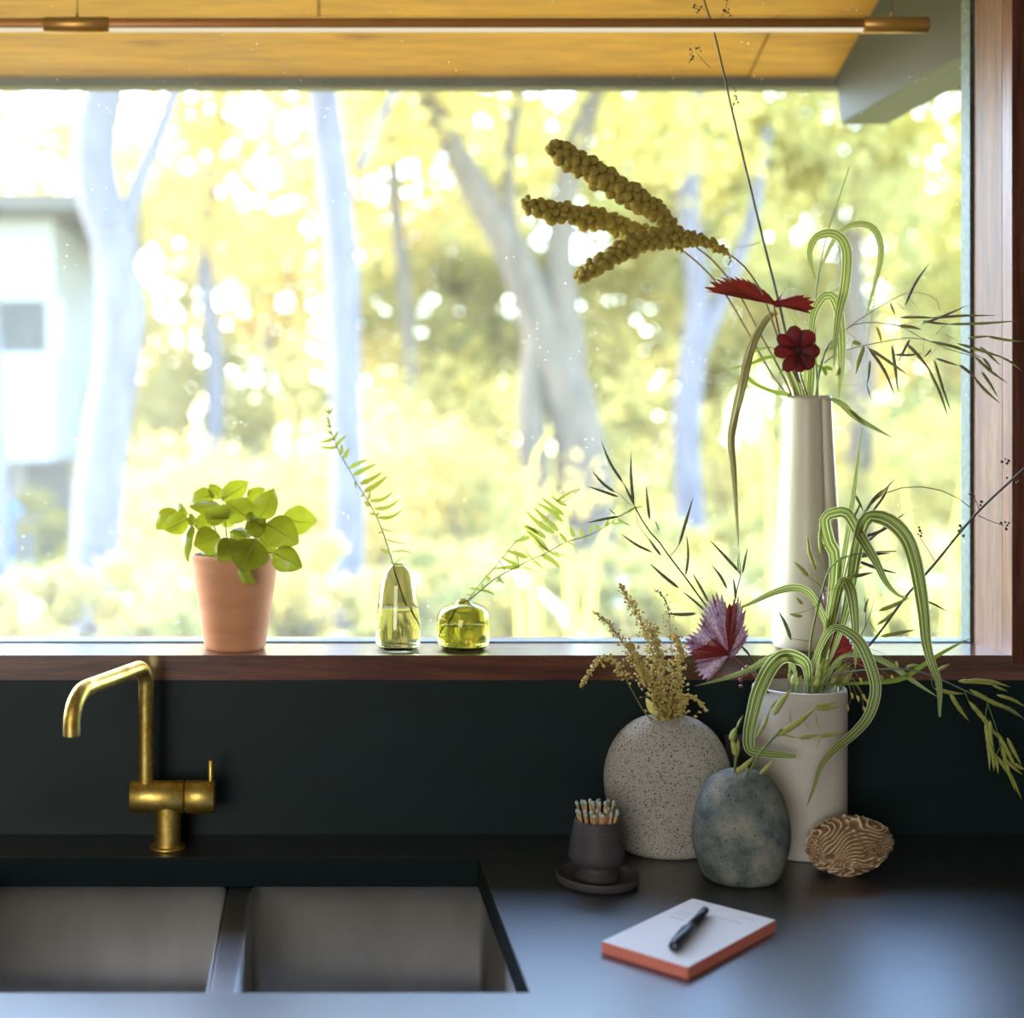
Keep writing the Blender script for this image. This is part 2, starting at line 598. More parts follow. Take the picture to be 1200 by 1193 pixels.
struct('glass_pane', pane, M['pane'], parent=win)

# --- the other window of the room
def side_window(name, loc, along, w, z0, z1, out):
    t = thing(name, loc, kind='structure')
    x, y, _ = loc
    def bar(a0, a1, b0, b1, nm='frame'):
        m = MB()
        if along == 'x':
            m.box(x + a0, x + a1, y - 0.03, y + 0.03, b0, b1)
        else:
            m.box(x - 0.03, x + 0.03, y + a0, y + a1, b0, b1)
        return m.build(nm, M['frame_wood_x'], t, False)
    bar(-w / 2, w / 2, z0, z0 + 0.06); bar(-w / 2, w / 2, z1 - 0.06, z1)
    bar(-w / 2, -w / 2 + 0.06, z0 + 0.06, z1 - 0.06); bar(w / 2 - 0.06, w / 2, z0 + 0.06, z1 - 0.06)
    bar(-0.025, 0.025, z0 + 0.06, z1 - 0.06, 'mullion')
    for s in (-1, 1):
        m = MB()
        a0, a1 = sorted((s * 0.025, s * (w / 2 - 0.06)))
        if along == 'x':
            m.box(x + a0, x + a1, y - 0.003, y + 0.003, z0 + 0.06, z1 - 0.06)
        else:
            m.box(x - 0.003, x + 0.003, y + a0, y + a1, z0 + 0.06, z1 - 0.06)
        m.build('glass_pane', M['clear_pane'], t, False)
side_window('window_2', (-1.05, RY0 - 0.08, 0.9), 'x', 2.1, 0.9, 2.35, -1)
M['blind'] = mat_plain('added_blind_linen', srgb(176, 168, 150), 0.9, var=srgb(166, 158, 140), scale=200)
rbl = thing('added_blind', (-1.05, RY0 - 0.02, 0.92), 'linen blind added over the unseen rear window to stop sky light', 'blind')  # unseen blind, added to keep sky light from entering behind the camera
MB().box(-2.09, -0.01, RY0 - 0.021, RY0 - 0.018, 0.93, 2.32).build('fabric', M['blind'], rbl, False)
MB().box(-2.09, -0.01, RY0 - 0.03, RY0 - 0.01, 0.905, 0.93).build('bottom_bar', M['frame_wood_x'], rbl, False)
MB().tube([(-2.09, RY0 - 0.03, 2.325), (-0.01, RY0 - 0.03, 2.325)], 0.02, 16).build('roller', M['steel'], rbl)

# --- roof overhang seen through the glass: boards, fascia, beam
ED_ = 2.52                      # distance of the eave from the camera (overhang about 0.75 m)
EAVE_Y = ED_ + 0.03
EAVE_Z = CAMZ + 415 * ED_ / F
SLOPE = 0.42
def soffit_z(y):
    return EAVE_Z + (EAVE_Y - y) * SLOPE
roof = thing('roof_soffit', (0, EAVE_Y, EAVE_Z), kind='structure')
rows = [EAVE_Y, EAVE_Y - .155, EAVE_Y - .31, EAVE_Y - .465, EAVE_Y - .58]
joints = {0: [-1.9, -0.93, 0.795, 2.6], 1: [-1.45, 0.011, 1.75, 3.2], 2: [-2.1, 0.62, 2.3], 3: [-1.2, 1.1, 2.9]}
for i in range(4):
    y0, y1 = rows[i + 1] + 0.003, rows[i]
    xs = [-3.4] + joints[i] + [3.6]
    for xa, xb in zip(xs, xs[1:]):
        xa += 0.002; xb -= 0.002
        t_ = 0.02
        jz = RND.uniform(-0.001, 0.001)
        o = MB().hexa([(xa, y0, soffit_z(y0) + jz), (xb, y0, soffit_z(y0) + jz), (xb, y1, soffit_z(y1) + jz), (xa, y1, soffit_z(y1) + jz),
                       (xa, y0, soffit_z(y0) + t_), (xb, y0, soffit_z(y0) + t_), (xb, y1, soffit_z(y1) + t_), (xa, y1, soffit_z(y1) + t_)]
                      ).build('plank', M['soffit'], roof, False)
struct('roof_deck', MB().hexa([(-3.4, 1.80, soffit_z(1.80) + .021), (3.6, 1.80, soffit_z(1.80) + .021), (3.6, EAVE_Y, EAVE_Z + .021), (-3.4, EAVE_Y, EAVE_Z + .021),
                               (-3.4, 1.80, soffit_z(1.80) + .12), (3.6, 1.80, soffit_z(1.80) + .12), (3.6, EAVE_Y, EAVE_Z + .12), (-3.4, EAVE_Y, EAVE_Z + .12)]), M['fascia'], parent=roof)
struct('fascia_board', MB().box(-3.4, 3.6, EAVE_Y, EAVE_Y + 0.035, EAVE_Z - 0.019, EAVE_Z + 0.16), M['fascia'], parent=roof)
BX0 = 619 * ED_ / F
BX1 = 674 * ED_ / F
BZ = CAMZ + 354 * ED_ / F
beam = MB().hexa([(BX0, 1.97, BZ), (BX1, 1.97, BZ), (BX1, ED_, BZ), (BX0, ED_, BZ),
                  (BX0, 1.97, soffit_z(1.97) - .001), (BX1, 1.97, soffit_z(1.97) - .001), (BX1, ED_ + .028, soffit_z(ED_ + .028) - .001), (BX0, ED_ + .028, soffit_z(ED_ + .028) - .001)])
bevel(beam.build('trim_1', M['beam'], None, False, kind='structure'), 0.004)
struct('outer_wall', MB().box(RX0 - WT, RX1 + WT, WALL_Y + WT - 0.001, WALL_Y + WT + 0.003, -0.15, SILL_LOW - 0.02), M['beam']).name = 'wall_outside'

# --- worktop with the sink cut-out
CT = 0.036
HX0, HX1, HY0, HY1 = -0.405, 0.2013, 1.2977, 1.7037
CFY = 1.155
ct = MB()
for (x0, x1, y0, y1) in ((RX0, HX0, CFY, WALL_Y), (HX1, RX1, CFY, WALL_Y)):
    pass
xs = [RX0 + 0.002, HX0, HX1, RX1 - 0.002]
ys = [CFY, HY0, HY1, WALL_Y - 0.0005]
grid = {}
for zi, z in enumerate((COUNTER - CT, COUNTER)):
    for i, x in enumerate(xs):
        for j, y in enumerate(ys):
            grid[(i, j, zi)] = ct.verts([(x, y, z)])
for i in range(3):
    for j in range(3):
        if i == 1 and j == 1:
            continue
        ct.f.append((grid[i, j, 1], grid[i + 1, j, 1], grid[i + 1, j + 1, 1], grid[i, j + 1, 1]))
        ct.f.append((grid[i, j, 0], grid[i, j + 1, 0], grid[i + 1, j + 1, 0], grid[i + 1, j, 0]))
for i in range(3):
    ct.f.append((grid[i, 0, 0], grid[i + 1, 0, 0], grid[i + 1, 0, 1], grid[i, 0, 1]))
    ct.f.append((grid[i + 1, 3, 0], grid[i, 3, 0], grid[i, 3, 1], grid[i + 1, 3, 1]))
for j in range(3):
    ct.f.append((grid[0, j + 1, 0], grid[0, j, 0], grid[0, j, 1], grid[0, j + 1, 1]))
    ct.f.append((grid[3, j, 0], grid[3, j + 1, 0], grid[3, j + 1, 1], grid[3, j, 1]))
ct.f.append((grid[1, 1, 1], grid[2, 1, 1], grid[2, 1, 0], grid[1, 1, 0]))
ct.f.append((grid[2, 2, 1], grid[1, 2, 1], grid[1, 2, 0], grid[2, 2, 0]))
ct.f.append((grid[1, 2, 1], grid[1, 1, 1], grid[1, 1, 0], grid[1, 2, 0]))
ct.f.append((grid[2, 1, 1], grid[2, 2, 1], grid[2, 2, 0], grid[2, 1, 0]))
cto = ct.build('countertop', M['counter'], None, False)
M['counter_edge_shade'] = mat_plain('shaded_worktop_edge', srgb(16, 28, 30), 0.8, 0, 0.15, var=srgb(20, 32, 34), scale=30)  # unlit look of the cut edges put into a darker colour
cto.data.materials.append(M['counter_edge_shade'])
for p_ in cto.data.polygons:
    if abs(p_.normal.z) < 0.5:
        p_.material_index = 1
bevel(cto, 0.0012)
tag(cto, 'dark blue-black stone worktop running below the window with a cut-out for the sink', 'countertop')

# --- base cabinets that carry the worktop (below the picture)
M['cab'] = mat_plain('dark_green_cabinet', srgb(34, 46, 46), 0.45, var=srgb(38, 52, 52), scale=8)
cab_x = [-2.19, -1.45, -0.72, 0.36, 1.05, 1.74]
cab_words = ['dark green base cabinet in the corner by the left side wall', 'dark green base cabinet next to the sink cabinet',
             'wide dark green base cabinet holding the double sink', 'dark green base cabinet under the stone vases',
             'dark green base cabinet in the corner by the right side wall']
for i in range(5):
    xa, xb = cab_x[i] + 0.002, cab_x[i + 1] - 0.002
    c_ = thing('base_cabinet', ((xa + xb) / 2, 1.5, 0), cab_words[i], 'cabinet')
    z1 = COUNTER - CT - 0.001
    m = MB()
    for bx in ((xa, xa + .018, 1.2, 1.79, .1, z1), (xb - .018, xb, 1.2, 1.79, .1, z1), (xa + .018, xb - .018, 1.2, 1.79, .1, .118),
               (xa + .018, xb - .018, 1.772, 1.79, .118, z1), (xa + 0.02, xb - 0.02, 1.24, 1.26, 0, .1)):
        m.box(*bx)
    m.build('body', M['cab'], c_, False)
    xm = (xa + xb) / 2
    for s in (0, 1):
        d0, d1 = (xa + .002, xm - .002) if s == 0 else (xm + .002, xb - .002)
        d = bevel(MB().box(d0, d1, 1.18, 1.199, .105, z1 - .004).build('door', M['cab'], c_, False), 0.002)
        hx = d1 - 0.04 if s == 0 else d0 + 0.04
        MB().tube([(hx, 1.165, z1 - .08), (hx, 1.165, z1 - .2)], 0.005, 10).box(hx - .003, hx + .003, 1.165, 1.181, z1 - .1, z1 - .094).box(hx - .003, hx + .003, 1.165, 1.181, z1 - .186, z1 - .18).build('handle', M['brass_dark'], d)

# --- double steel sink hung below the worktop
DZ = COUNTER - CT
SX = -0.0894
sink = thing('kitchen_sink', (SX, 1.5, DZ - 0.2), 'brushed steel double sink set under the dark worktop', 'sink')
def basin(x0, x1):
    m = MB()
    y0, y1 = HY0 - 0.008, HY1 + 0.007
    z0, z1 = DZ - 0.205, DZ - 0.001
    r = 0.012
    # open box with rounded inner corners
    prof = []
    def ring(z, ins, rad):
        pts = []
        for (cx, cy, a0) in ((x1 - ins - rad, y1 - ins - rad, 0), (x0 + ins + rad, y1 - ins - rad, 90), (x0 + ins + rad, y0 + ins + rad, 180), (x1 - ins - rad, y0 + ins + rad, 270)):
            for k in range(5):
                a = math.radians(a0 + 22.5 * k)
                pts.append((cx + rad * math.cos(a), cy + rad * math.sin(a), z))
        return m.verts(pts)
    rr = [ring(z1, 0, r), ring(z0 + 0.02, 0.0, r), ring(z0 + 0.006, 0.005, r), ring(z0, 0.02, r), ring(z0 - 0.004, (min(x1 - x0, y1 - y0)) / 2 - 0.03, 0.02)]
    for a, b in zip(rr, rr[1:]):
        for k in range(20):
            k2 = (k + 1) % 20
            m.f.append((a + k, b + k, b + k2, a + k2))
    m.f.append(tuple(rr[-1] + k for k in range(20)))
    o = m.build('basin', M['steel'], sink, True)
    s = o.modifiers.new('solid', 'SOLIDIFY'); s.thickness = 0.0012; s.offset = -1
    c = ((x0 + x1) / 2, (y0 + y1) / 2, z0 - 0.0035)
    MB().lathe([(0, .001), (.012, .001), (.014, .003), (.036, .003), (.04, .001), (.04, 0), (0, 0)], c, 32).build('drain', M['steel_edge'], o)
basin(SX + 0.0148, HX1 + 0.0105)
basin(HX0 - 0.0105, SX - 0.0148)
dv = MB().box(SX - 0.0135, SX + 0.0135, HY0 - 0.007, HY1 + 0.006, DZ - 0.09, DZ - 0.0012)
bevel(dv.build('divider', M['steel_edge'], sink, False), 0.003, 3)

# --- dark switch plate on the splashback
sp = thing('wall_socket', P(880, 905, WALL_Y), 'dark grey socket plate on the green splashback behind the vases', 'socket')
x0, z0 = P(848, 968, WALL_Y).x, P(848, 968, WALL_Y).z
x1, z1 = P(913, 860, WALL_Y).x, P(913, 860, WALL_Y).z
M['plate'] = mat_plain('socket_plate', srgb(66, 66, 66), 0.5, var=srgb(72, 71, 70), scale=40)
M['plate_dark'] = mat_plain('socket_insert', srgb(40, 40, 41), 0.5, var=srgb(44, 44, 45), scale=40)
bevel(MB().box(x0, x1, WALL_Y - 0.006, WALL_Y, z0, z1).build('plate', M['plate'], sp, False), 0.003, 3)
for k in (0.27, 0.73):
    zc = z0 + (z1 - z0) * k
    xc = (x0 + x1) / 2
    o = bevel(MB().box(xc - .017, xc + .017, WALL_Y - 0.0075, WALL_Y - .005, zc - .014, zc + .014).build('socket_insert', M['plate_dark'], sp, False), 0.001)

# --- brass mixer tap
fx, fy = -0.18, 1.742
tap = thing('kitchen_tap', (fx, fy, COUNTER), 'aged brass kitchen tap with angular spout behind the sink', 'tap')
def Z(py, D): return CAMZ + (CY - py) * D / F
zb0, zb1 = Z(914, fy), Z(953, fy)
zb = (zb0 + zb1) / 2
rb = (zb0 - zb1) / 2 * 0.97
MB().lathe([(0, 0), (.0222, 0), (.0222, .003), (.0205, .0045), (.0166, .0045)], (fx, fy, COUNTER), 40).build('base_flange', M['brass'], tap)
MB().lathe([(.0166, .003), (.0166, zb - COUNTER)], (fx, fy, COUNTER), 40).build('column', M['brass'], tap)
def xcyl(xa, xb, r, cy, cz, name, mat, parent, ch=0.0012):
    return MB().tube([(xa, cy, cz), (xa, cy, cz), (xa + ch, cy, cz), (xb - ch, cy, cz), (xb, cy, cz), (xb, cy, cz)],
                     [r * .0, r - ch, r, r, r - ch, 0.0], 40, False).build(name, mat, parent)
bx0, bxs, bx1 = (153 - CX) * fy / F, (216.6 - CX) * fy / F, (252 - CX) * fy / F
def xbar(xa, xb, r, name):
    c = 0.0012
    prof = [(0, xa), (r - c, xa), (r, xa + c), (r, xb - c), (r - c, xb), (0, xb)]
    return MB().lathe(prof, (0, 0, 0), 44, fn=lambda a, rr, z: (z, fy + rr * math.cos(a), zb + rr * math.sin(a))).build(name, M['brass'], tap)
xbar(bx0, bxs - 0.0006, rb, 'body')
hk = xbar(bxs + 0.0006, bx1, rb, 'handle_cap')
hx = (247 - CX) * fy / F
MB().lathe([(0.0036, zb + rb * .8), (.0036, Z(891.5, fy)), (.003, Z(890.8, fy)), (0, Z(890.6, fy))], (hx, fy, 0), 20).build('lever_pin', M['brass'], hk)
rx = (171 - CX) * fy / F
ztop = Z(780, fy)
D2 = 1.56
ex, ez = (84 - CX) * D2 / F, Z(862, D2)
A, B_, C_, E = Vector((rx, fy, zb + rb * 0.7)), Vector((rx, fy, ztop)), Vector((ex, D2, ztop)), Vector((ex, D2, ez))
def fillet(p0, p1, p2, r, n=9):
    d0, d1 = (p0 - p1).normalized(), (p2 - p1).normalized()
    a, b = p1 + d0 * r, p1 + d1 * r
    ang = d0.angle(d1)
    t = r; rad = t * math.tan(ang / 2)
    cen = p1 + (d0 + d1).normalized() * (t / math.cos(ang / 2))
    out = []
    va, vb = a - cen, b - cen
    for i in range(n):
        s = i / (n - 1)
        th = va.angle(vb)
        out.append(cen + (va * math.sin((1 - s) * th) + vb * math.sin(s * th)) / math.sin(th))
    return out
path = [A] + fillet(A, B_, C_, 0.024) + fillet(B_, C_, E, 0.036, 11) + [E]
rt = 0.0095
MB().tube(path, rt, 24, False).build('spout', M['brass'], tap)
inner = MB().lathe([(rt, 0), (rt - .0015, 0), (rt - .0015, .02), (0, .02)], E, 24).build('spout_outlet', M['brass_dark'], tap)

# --- linear pendant light over the worktop
LD = 1.45
lz = CAMZ + (CY - 29.5) * LD / F
lx1 = (1010 - CX) * LD / F
lend = (1087 - CX) * LD / F
lx0 = -0.95
lamp = thing('linear_pendant_light', (0, LD, lz), 'long slim brass tube light with pale strip hanging over the worktop', 'light')
R_ = 0.0072
def xprof(pts, xa, xb, name, mat, parent):
    m = MB()
    n = len(pts)
    a = m.verts([(xa, LD + p[0], lz + p[1]) for p in pts])
    b = m.verts([(xb, LD + p[0], lz + p[1]) for p in pts])
    for k in range(n):
        k2 = (k + 1) % n
        m.f.append((a + k, b + k, b + k2, a + k2))
    m.f.append(tuple(a + k for k in range(n)))
    m.f.append(tuple(b + k for k in reversed(range(n))))
    return m.build(name, mat, parent, True)
arc = lambda a0, a1, r, n: [(r * math.cos(math.radians(a0 + (a1 - a0) * k / (n - 1))), r * math.sin(math.radians(a0 + (a1 - a0) * k / (n - 1)))) for k in range(n)]
xprof(arc(-36, 216, R_, 22), lx0, lend - 0.004, 'tube', M['brass_dark'], lamp)
xprof(arc(218, 322, R_ * 0.97, 14), lx0, lx1 + 0.002, 'diffuser', M['led'], lamp)
def sleeve(xa, xb, r, name):
    c = 0.0009
    prof = [(R_ * .6, xa), (r - c, xa), (r, xa + c), (r, xb - c), (r - c, xb), (0, xb)]
    return MB().lathe(prof, (0, 0, 0), 40, fn=lambda a, rr, z: (z, LD + rr * math.cos(a), lz + rr * math.sin(a))).build(name, M['brass'], lamp)
M['brass_satin'] = mat_plain('satin_brass', srgb(190, 140, 66), 0.36, 0.5, var=srgb(198, 150, 76), scale=60)
s1 = sleeve((51.5 - CX) * LD / F, (128.5 - CX) * LD / F, 0.0083, 'coupler')
s2 = sleeve(lx1, lend, 0.0083, 'end_sleeve')
for s in (s1, s2):
    s.data.materials[0] = M['brass_satin']
M['cable'] = mat_plain('suspension_cable', srgb(70, 58, 46), 0.5, 0.6, var=srgb(80, 66, 52), scale=90)
for px in (90.5, 1045):
    x = (px - CX) * LD / F
    MB().tube([(x, LD, lz + R_), (x, LD, CEIL_Z - 0.012)], 0.0006, 8).build('cable', M['cable'], lamp)
    MB().lathe([(.0016, 0), (.0016, .004), (.0008, .006)], (x, LD, lz + 0.0075), 12).build('cable_grip', M['brass_satin'], lamp)
    MB().lathe([(0, -.012), (.03, -.012), (.032, -.01), (.032, 0), (0, 0)], (x, LD, CEIL_Z), 28).build('ceiling_rose', M['brass_satin'], lamp)
# ================================================================ THE GARDEN OUTSIDE
GZ = -0.15
NR = np.random.default_rng(11)
M['grass_ground'] = mat_plain('garden_ground', srgb(122, 116, 62), 0.9, 0, 0.1, var=srgb(160, 150, 94), scale=0.9, bumpv=0.2, bdist=0.03)
M['gravel'] = mat_plain('pale_gravel', srgb(156, 150, 138), 0.9, 0, 0.1, var=srgb(172, 166, 154), scale=14, bumpv=0.3, bdist=0.01)
M['bark_grey'] = mat_plain('grey_bark', srgb(104, 102, 107), 0.9, 0, 0.1, var=srgb(84, 82, 88), scale=9, stretch=(1, 1, 0.25), bumpv=0.5, bdist=0.02)
M['bark_brown'] = mat_plain('brown_bark', srgb(100, 91, 79), 0.9, 0, 0.1, var=srgb(76, 69, 60), scale=9, stretch=(1, 1, 0.25), bumpv=0.5, bdist=0.02)
def foliage_mat(name, top, trans):
    m, nt, out = new_mat(name)
    top = tuple(c * .64 for c in top[:3]) + (1,)
    trans = tuple(c * .70 for c in trans[:3]) + (1,)
    d = nt.nodes.new('ShaderNodeBsdfDiffuse')
    t = nt.nodes.new('ShaderNodeBsdfTranslucent')
    n = tex_noise(nt, 1.3, 3)
    r1 = ramp(nt, n.outputs['Fac'], [(0.35, top), (0.65, tuple(min(1, c * 1.25) for c in top[:3]) + (1,))])
    r2 = ramp(nt, n.outputs['Fac'], [(0.35, trans), (0.65, tuple(min(1, c * 1.2) for c in trans[:3]) + (1,))])
    nt.links.new(r1.outputs[0], d.inputs[0])
    nt.links.new(r2.outputs[0], t.inputs[0])
    mx = nt.nodes.new('ShaderNodeMixShader')
    mx.inputs[0].default_value = 0.5
    nt.links.new(d.outputs[0], mx.inputs[1])
    nt.links.new(t.outputs[0], mx.inputs[2])
    nt.links.new(mx.outputs[0], out.inputs['Surface'])
    return m
M['fol_a'] = foliage_mat('leaf_yellow_green', srgb(186, 172, 100), srgb(218, 204, 122))
M['fol_b'] = foliage_mat('leaf_pale_green', srgb(168, 164, 104), srgb(200, 196, 124))
M['fol_c'] = foliage_mat('leaf_olive', srgb(142, 132, 64), srgb(172, 160, 76))
M['fol_d'] = foliage_mat('leaf_cream', srgb(210, 186, 108), srgb(224, 200, 116))

def ground_patch(name, pts, z, mat):
    m = MB()
    b = m.verts([(x, y, z) for x, y in pts])
    m.f.append(tuple(b + i for i in range(len(pts))))
    return struct(name, m, mat)
ground_patch('ground', [(-60, 1.97), (60, 1.97), (60, 90), (-60, 90)], GZ, M['grass_ground'])
ground_patch('path', [(-14, 11.6), (-4, 12.2), (-1.2, 12.6), (2.5, 12.4), (5.5, 12.1), (12, 11.2), (12.5, 14.2), (6, 14.6), (2.2, 15.0), (-1.4, 15.4), (-4, 15.3), (-14, 15.0)], GZ + 0.012, M['gravel'])

def leaf_cloud(name, centers, radii, counts, size, mat, parent, squash=0.8):
    """real leaf quads scattered through soft clumps"""
    V, off = [], np.array(root_of(parent).location)
    for c, r, n in zip(centers, radii, counts):
        d = NR.normal(size=(n, 3))
        d /= np.linalg.norm(d, axis=1)[:, None]
        rr = r * NR.uniform(0.25, 1.0, n) ** 0.6
        p = np.array(c) + d * rr[:, None] * np.array([1, 1, squash])
        a = NR.normal(size=(n, 3)); a /= np.linalg.norm(a, axis=1)[:, None]
        b = NR.normal(size=(n, 3)); b = np.cross(a, b); b /= np.linalg.norm(b, axis=1)[:, None]
        s = size * NR.uniform(0.6, 1.3, n)[:, None]
        q = np.stack([p - a * s, p + b * s * 0.45, p + a * s, p - b * s * 0.45], axis=1)
        V.append(q.reshape(-1, 3))
    V = np.concatenate(V) - off
    nq = len(V) // 4
    me = bpy.data.meshes.new(name)
    me.vertices.add(len(V)); me.vertices.foreach_set('co', V.astype(np.float32).ravel())
    me.loops.add(nq * 4); me.loops.foreach_set('vertex_index', np.arange(nq * 4, dtype=np.int32))
    me.polygons.add(nq); me.polygons.foreach_set('loop_start', np.arange(0, nq * 4, 4, dtype=np.int32))
    me.polygons.foreach_set('loop_total', np.full(nq, 4, dtype=np.int32))
    me.update(calc_edges=True)
    me.materials.append(mat)
    o = bpy.data.objects.new(name, me)
    COL.objects.link(o)
    o.parent = parent
    o['kind'] = 'stuff'
    return o

def on_ground(px, D):
    return Vector(((px - CX) * D / F, D, GZ))

def trunk(path, r0, r1, mat, parent, name='trunk', n=22, wob=0.06):
    pts = catmull(path, n)
    rad = [(r0 + (r1 - r0) * i / (n - 1)) * (1 + RND.uniform(-wob, wob)) for i in range(n)]
    return MB().tube(pts, rad, 12).build(name, mat, parent)

def crown(parent, centers, R, n, size, mat, spread=0.35):
    cs, rs, ns = [], [], []
    for c in centers:
        k = 7
        for _ in range(k):
            cs.append(tuple(Vector(c) + Vector((RND.gauss(0, R * spread * 1.6), RND.gauss(0, R * spread), RND.gauss(0, R * spread)))))
            rs.append(R * RND.uniform(0.28, 0.55))
            ns.append(max(8, int(n / (k * len(centers)))))
    return leaf_cloud('leaves', cs, rs, ns, size, mat, parent)

# --- trees with clear trunks (pixel paths give directions, the distance is where they root)
def px_path(pts, D):
    return [P(x, y, D) for x, y in pts]
def garden_tree(D, paths, mat, crown_px, R, n, size, fmat, label, name='garden_tree', group=None):
    base = paths[0][0]
    bx = (base[0] - CX) * D / F
    t = thing(name, (bx, D, GZ), label, 'tree', group)
    for i, (pp, w0, w1) in enumerate([(p[1], p[2], p[3]) for p in paths]):
        pts = px_path(pp, D)
        if i == 0:
            pts = [Vector((bx, D, GZ - 0.02))] + pts
        trunk(pts, w0 * D / F / 2, w1 * D / F / 2, mat, t, 'trunk' if i == 0 else 'branch')
    cs = [P(x, y, D + dd) for x, y, dd in crown_px]
    crown(t, cs, R, n, size, fmat)
    return t

garden_tree(10.2, [((118, 760), [(112, 640), (122, 520), (136, 440), (142, 360), (132, 280), (112, 215), (112, 150), (126, 90), (140, -20), (150, -160)], 62, 44),
                   ((136, 440), [(134, 300), (165, 210), (200, 120), (240, -30)], 24, 12)], M['bark_grey'],
            [(60, -150, 0), (180, -230, 0), (330, -180, 0.5), (250, -60, 1.2)], 1.5, 2600, 0.075, M['fol_a'],
            'grey crooked tree trunk in the garden beside the pale house')
garden_tree(11.0, [((404, 730), [(408, 600), (404, 450), (402, 330), (392, 220), (378, 100), (370, -40), (366, -160)], 42, 34),
                   ((402, 300), [(420, 200), (470, 90), (540, -40)], 12, 6)], M['bark_grey'],
            [(300, -160, 0), (420, -230, 0), (520, -120, 0.5)], 1.5, 2400, 0.075, M['fol_b'],
            'slender straight grey tree trunk in the garden above the cream bushes')
garden_tree(13.0, [((676, 715), [(684, 640), (684, 560), (668, 470), (640, 400), (612, 320), (580, 260), (540, 190), (500, 110), (470, 20)], 74, 18),
                   ((660, 440), [(668, 470), (662, 380), (656, 300), (668, 200), (700, 90), (720, -40)], 44, 16),
                   ((630, 380), [(640, 700), (628, 560), (622, 460), (630, 390)], 40, 30),
                   ((600, 300), [(606, 310), (596, 230), (600, 150), (620, 60)], 20, 9)], M['bark_brown'],
            [(470, 40, 0), (560, -40, 0.4), (700, 30, 0), (640, -110, 0), (520, 140, .6), (740, 130, .4)], 1.5, 5200, 0.08, M['fol_a'],
            'forked brown tree trunk in the garden behind the millet spikes')
garden_tree(15.0, [((806, 690), [(808, 600), (804, 500), (812, 420), (818, 340), (806, 240), (812, 120), (820, 0)], 36, 18),
                   ((815, 410), [(814, 420), (850, 340), (880, 260), (900, 150)], 22, 10)], M['bark_grey'],
            [(790, 40, 0), (880, 90, 0.4), (830, -60, 0), (760, 160, .6), (900, 200, .4)], 1.5, 4800, 0.09, M['fol_b'],
            'thin grey tree with side branch in the garden left of the tall white vase')
garden_tree(16.5, [((1010, 680), [(1006, 560), (1012, 440), (1000, 320), (1010, 200), (1030, 60)], 34, 16)], M['bark_brown'],
            [(980, 60, 0), (1070, 100, 0.4), (1020, -30, 0), (1090, 210, .6), (960, 190, .4)], 1.7, 5600, 0.09, M['fol_c'],
            'brown tree with olive leaves in the garden right of the tall white vase')
garden_tree(9.2, [((-22, 790), [(-12, 720), (-6, 600), (-10, 450), (-22, 300), (-30, 100), (-30, -120)], 34, 24)], M['bark_grey'],
            [(-150, -160, 0), (-60, -240, 0)], 1.3, 1500, 0.075, M['fol_b'],
            'narrow grey tree trunk in front of the pale house')
garden_tree(17.0, [((480, 680), [(478, 560), (482, 450), (474, 330), (460, 200), (468, 40)], 22, 12)], M['bark_brown'],
            [(430, 100, 0), (500, 180, 0.4), (470, 0, 0), (540, 90, .6)], 1.5, 4200, 0.09, M['fol_d'],
            'thin brown tree in the garden between the two trunk groups')
garden_tree(18.0, [((250, 668), [(248, 560), (252, 430), (240, 300), (256, 150), (262, 0)], 26, 14)], M['bark_grey'],
            [(220, 90, 0), (300, 150, 0.4), (180, 190, 0), (270, 0, .6), (330, 250, .5)], 1.6, 4600, 0.09, M['fol_d'],
            'grey tree with cream leaves in the garden above the basil pot')

# --- far woodland edge: each a tree with its own trunk and crown
far = [(-160, 24, 'c'), (20, 27, 'd'), (150, 25, 'a'), (300, 29, 'd'), (400, 25, 'b'), (520, 28, 'd'), (610, 24, 'c'), (720, 30, 'b'),
       (790, 25, 'a'), (900, 27, 'c'), (1000, 24, 'b'), (1110, 29, 'd'), (1200, 26, 'c'), (1330, 24, 'a')]
far += [(-60, 34, 'a'), (90, 36, 'c'), (210, 33, 'b'), (340, 36, 'a'), (460, 34, 'c'), (580, 37, 'a'), (680, 34, 'b'), (840, 36, 'c'), (960, 34, 'a'), (1060, 36, 'b'), (1170, 35, 'a')]
for i, (px, D, k) in enumerate(far):
    b = on_ground(px, D)
    wl_ = {'a': 'golden', 'b': 'pale green', 'c': 'olive', 'd': 'cream'}[k] + (' leafed tree in the rear row of woodland beyond the garden' if D > 30 else ' leafed tree along the far edge of the garden')
    t = thing('woodland_tree', b, wl_, 'tree', wl_.replace('leafed tree', 'trees'))
    h = RND.uniform(6.0, 7.6) * (1.25 if D > 30 else 1)
    trunk([b, b + Vector((RND.uniform(-.3, .3), 0, h * .4)), b + Vector((RND.uniform(-.6, .6), 0, h * .85))], 0.2, 0.07, M['bark_grey' if i % 2 else 'bark_brown'], t)
    cs = [tuple(b + Vector((RND.uniform(-1.3, 1.3), RND.uniform(-.8, .8), z))) for z in np.linspace(1.4, h, 6)]
    crown(t, cs, 1.9, 4200, 0.15, M['fol_' + k])

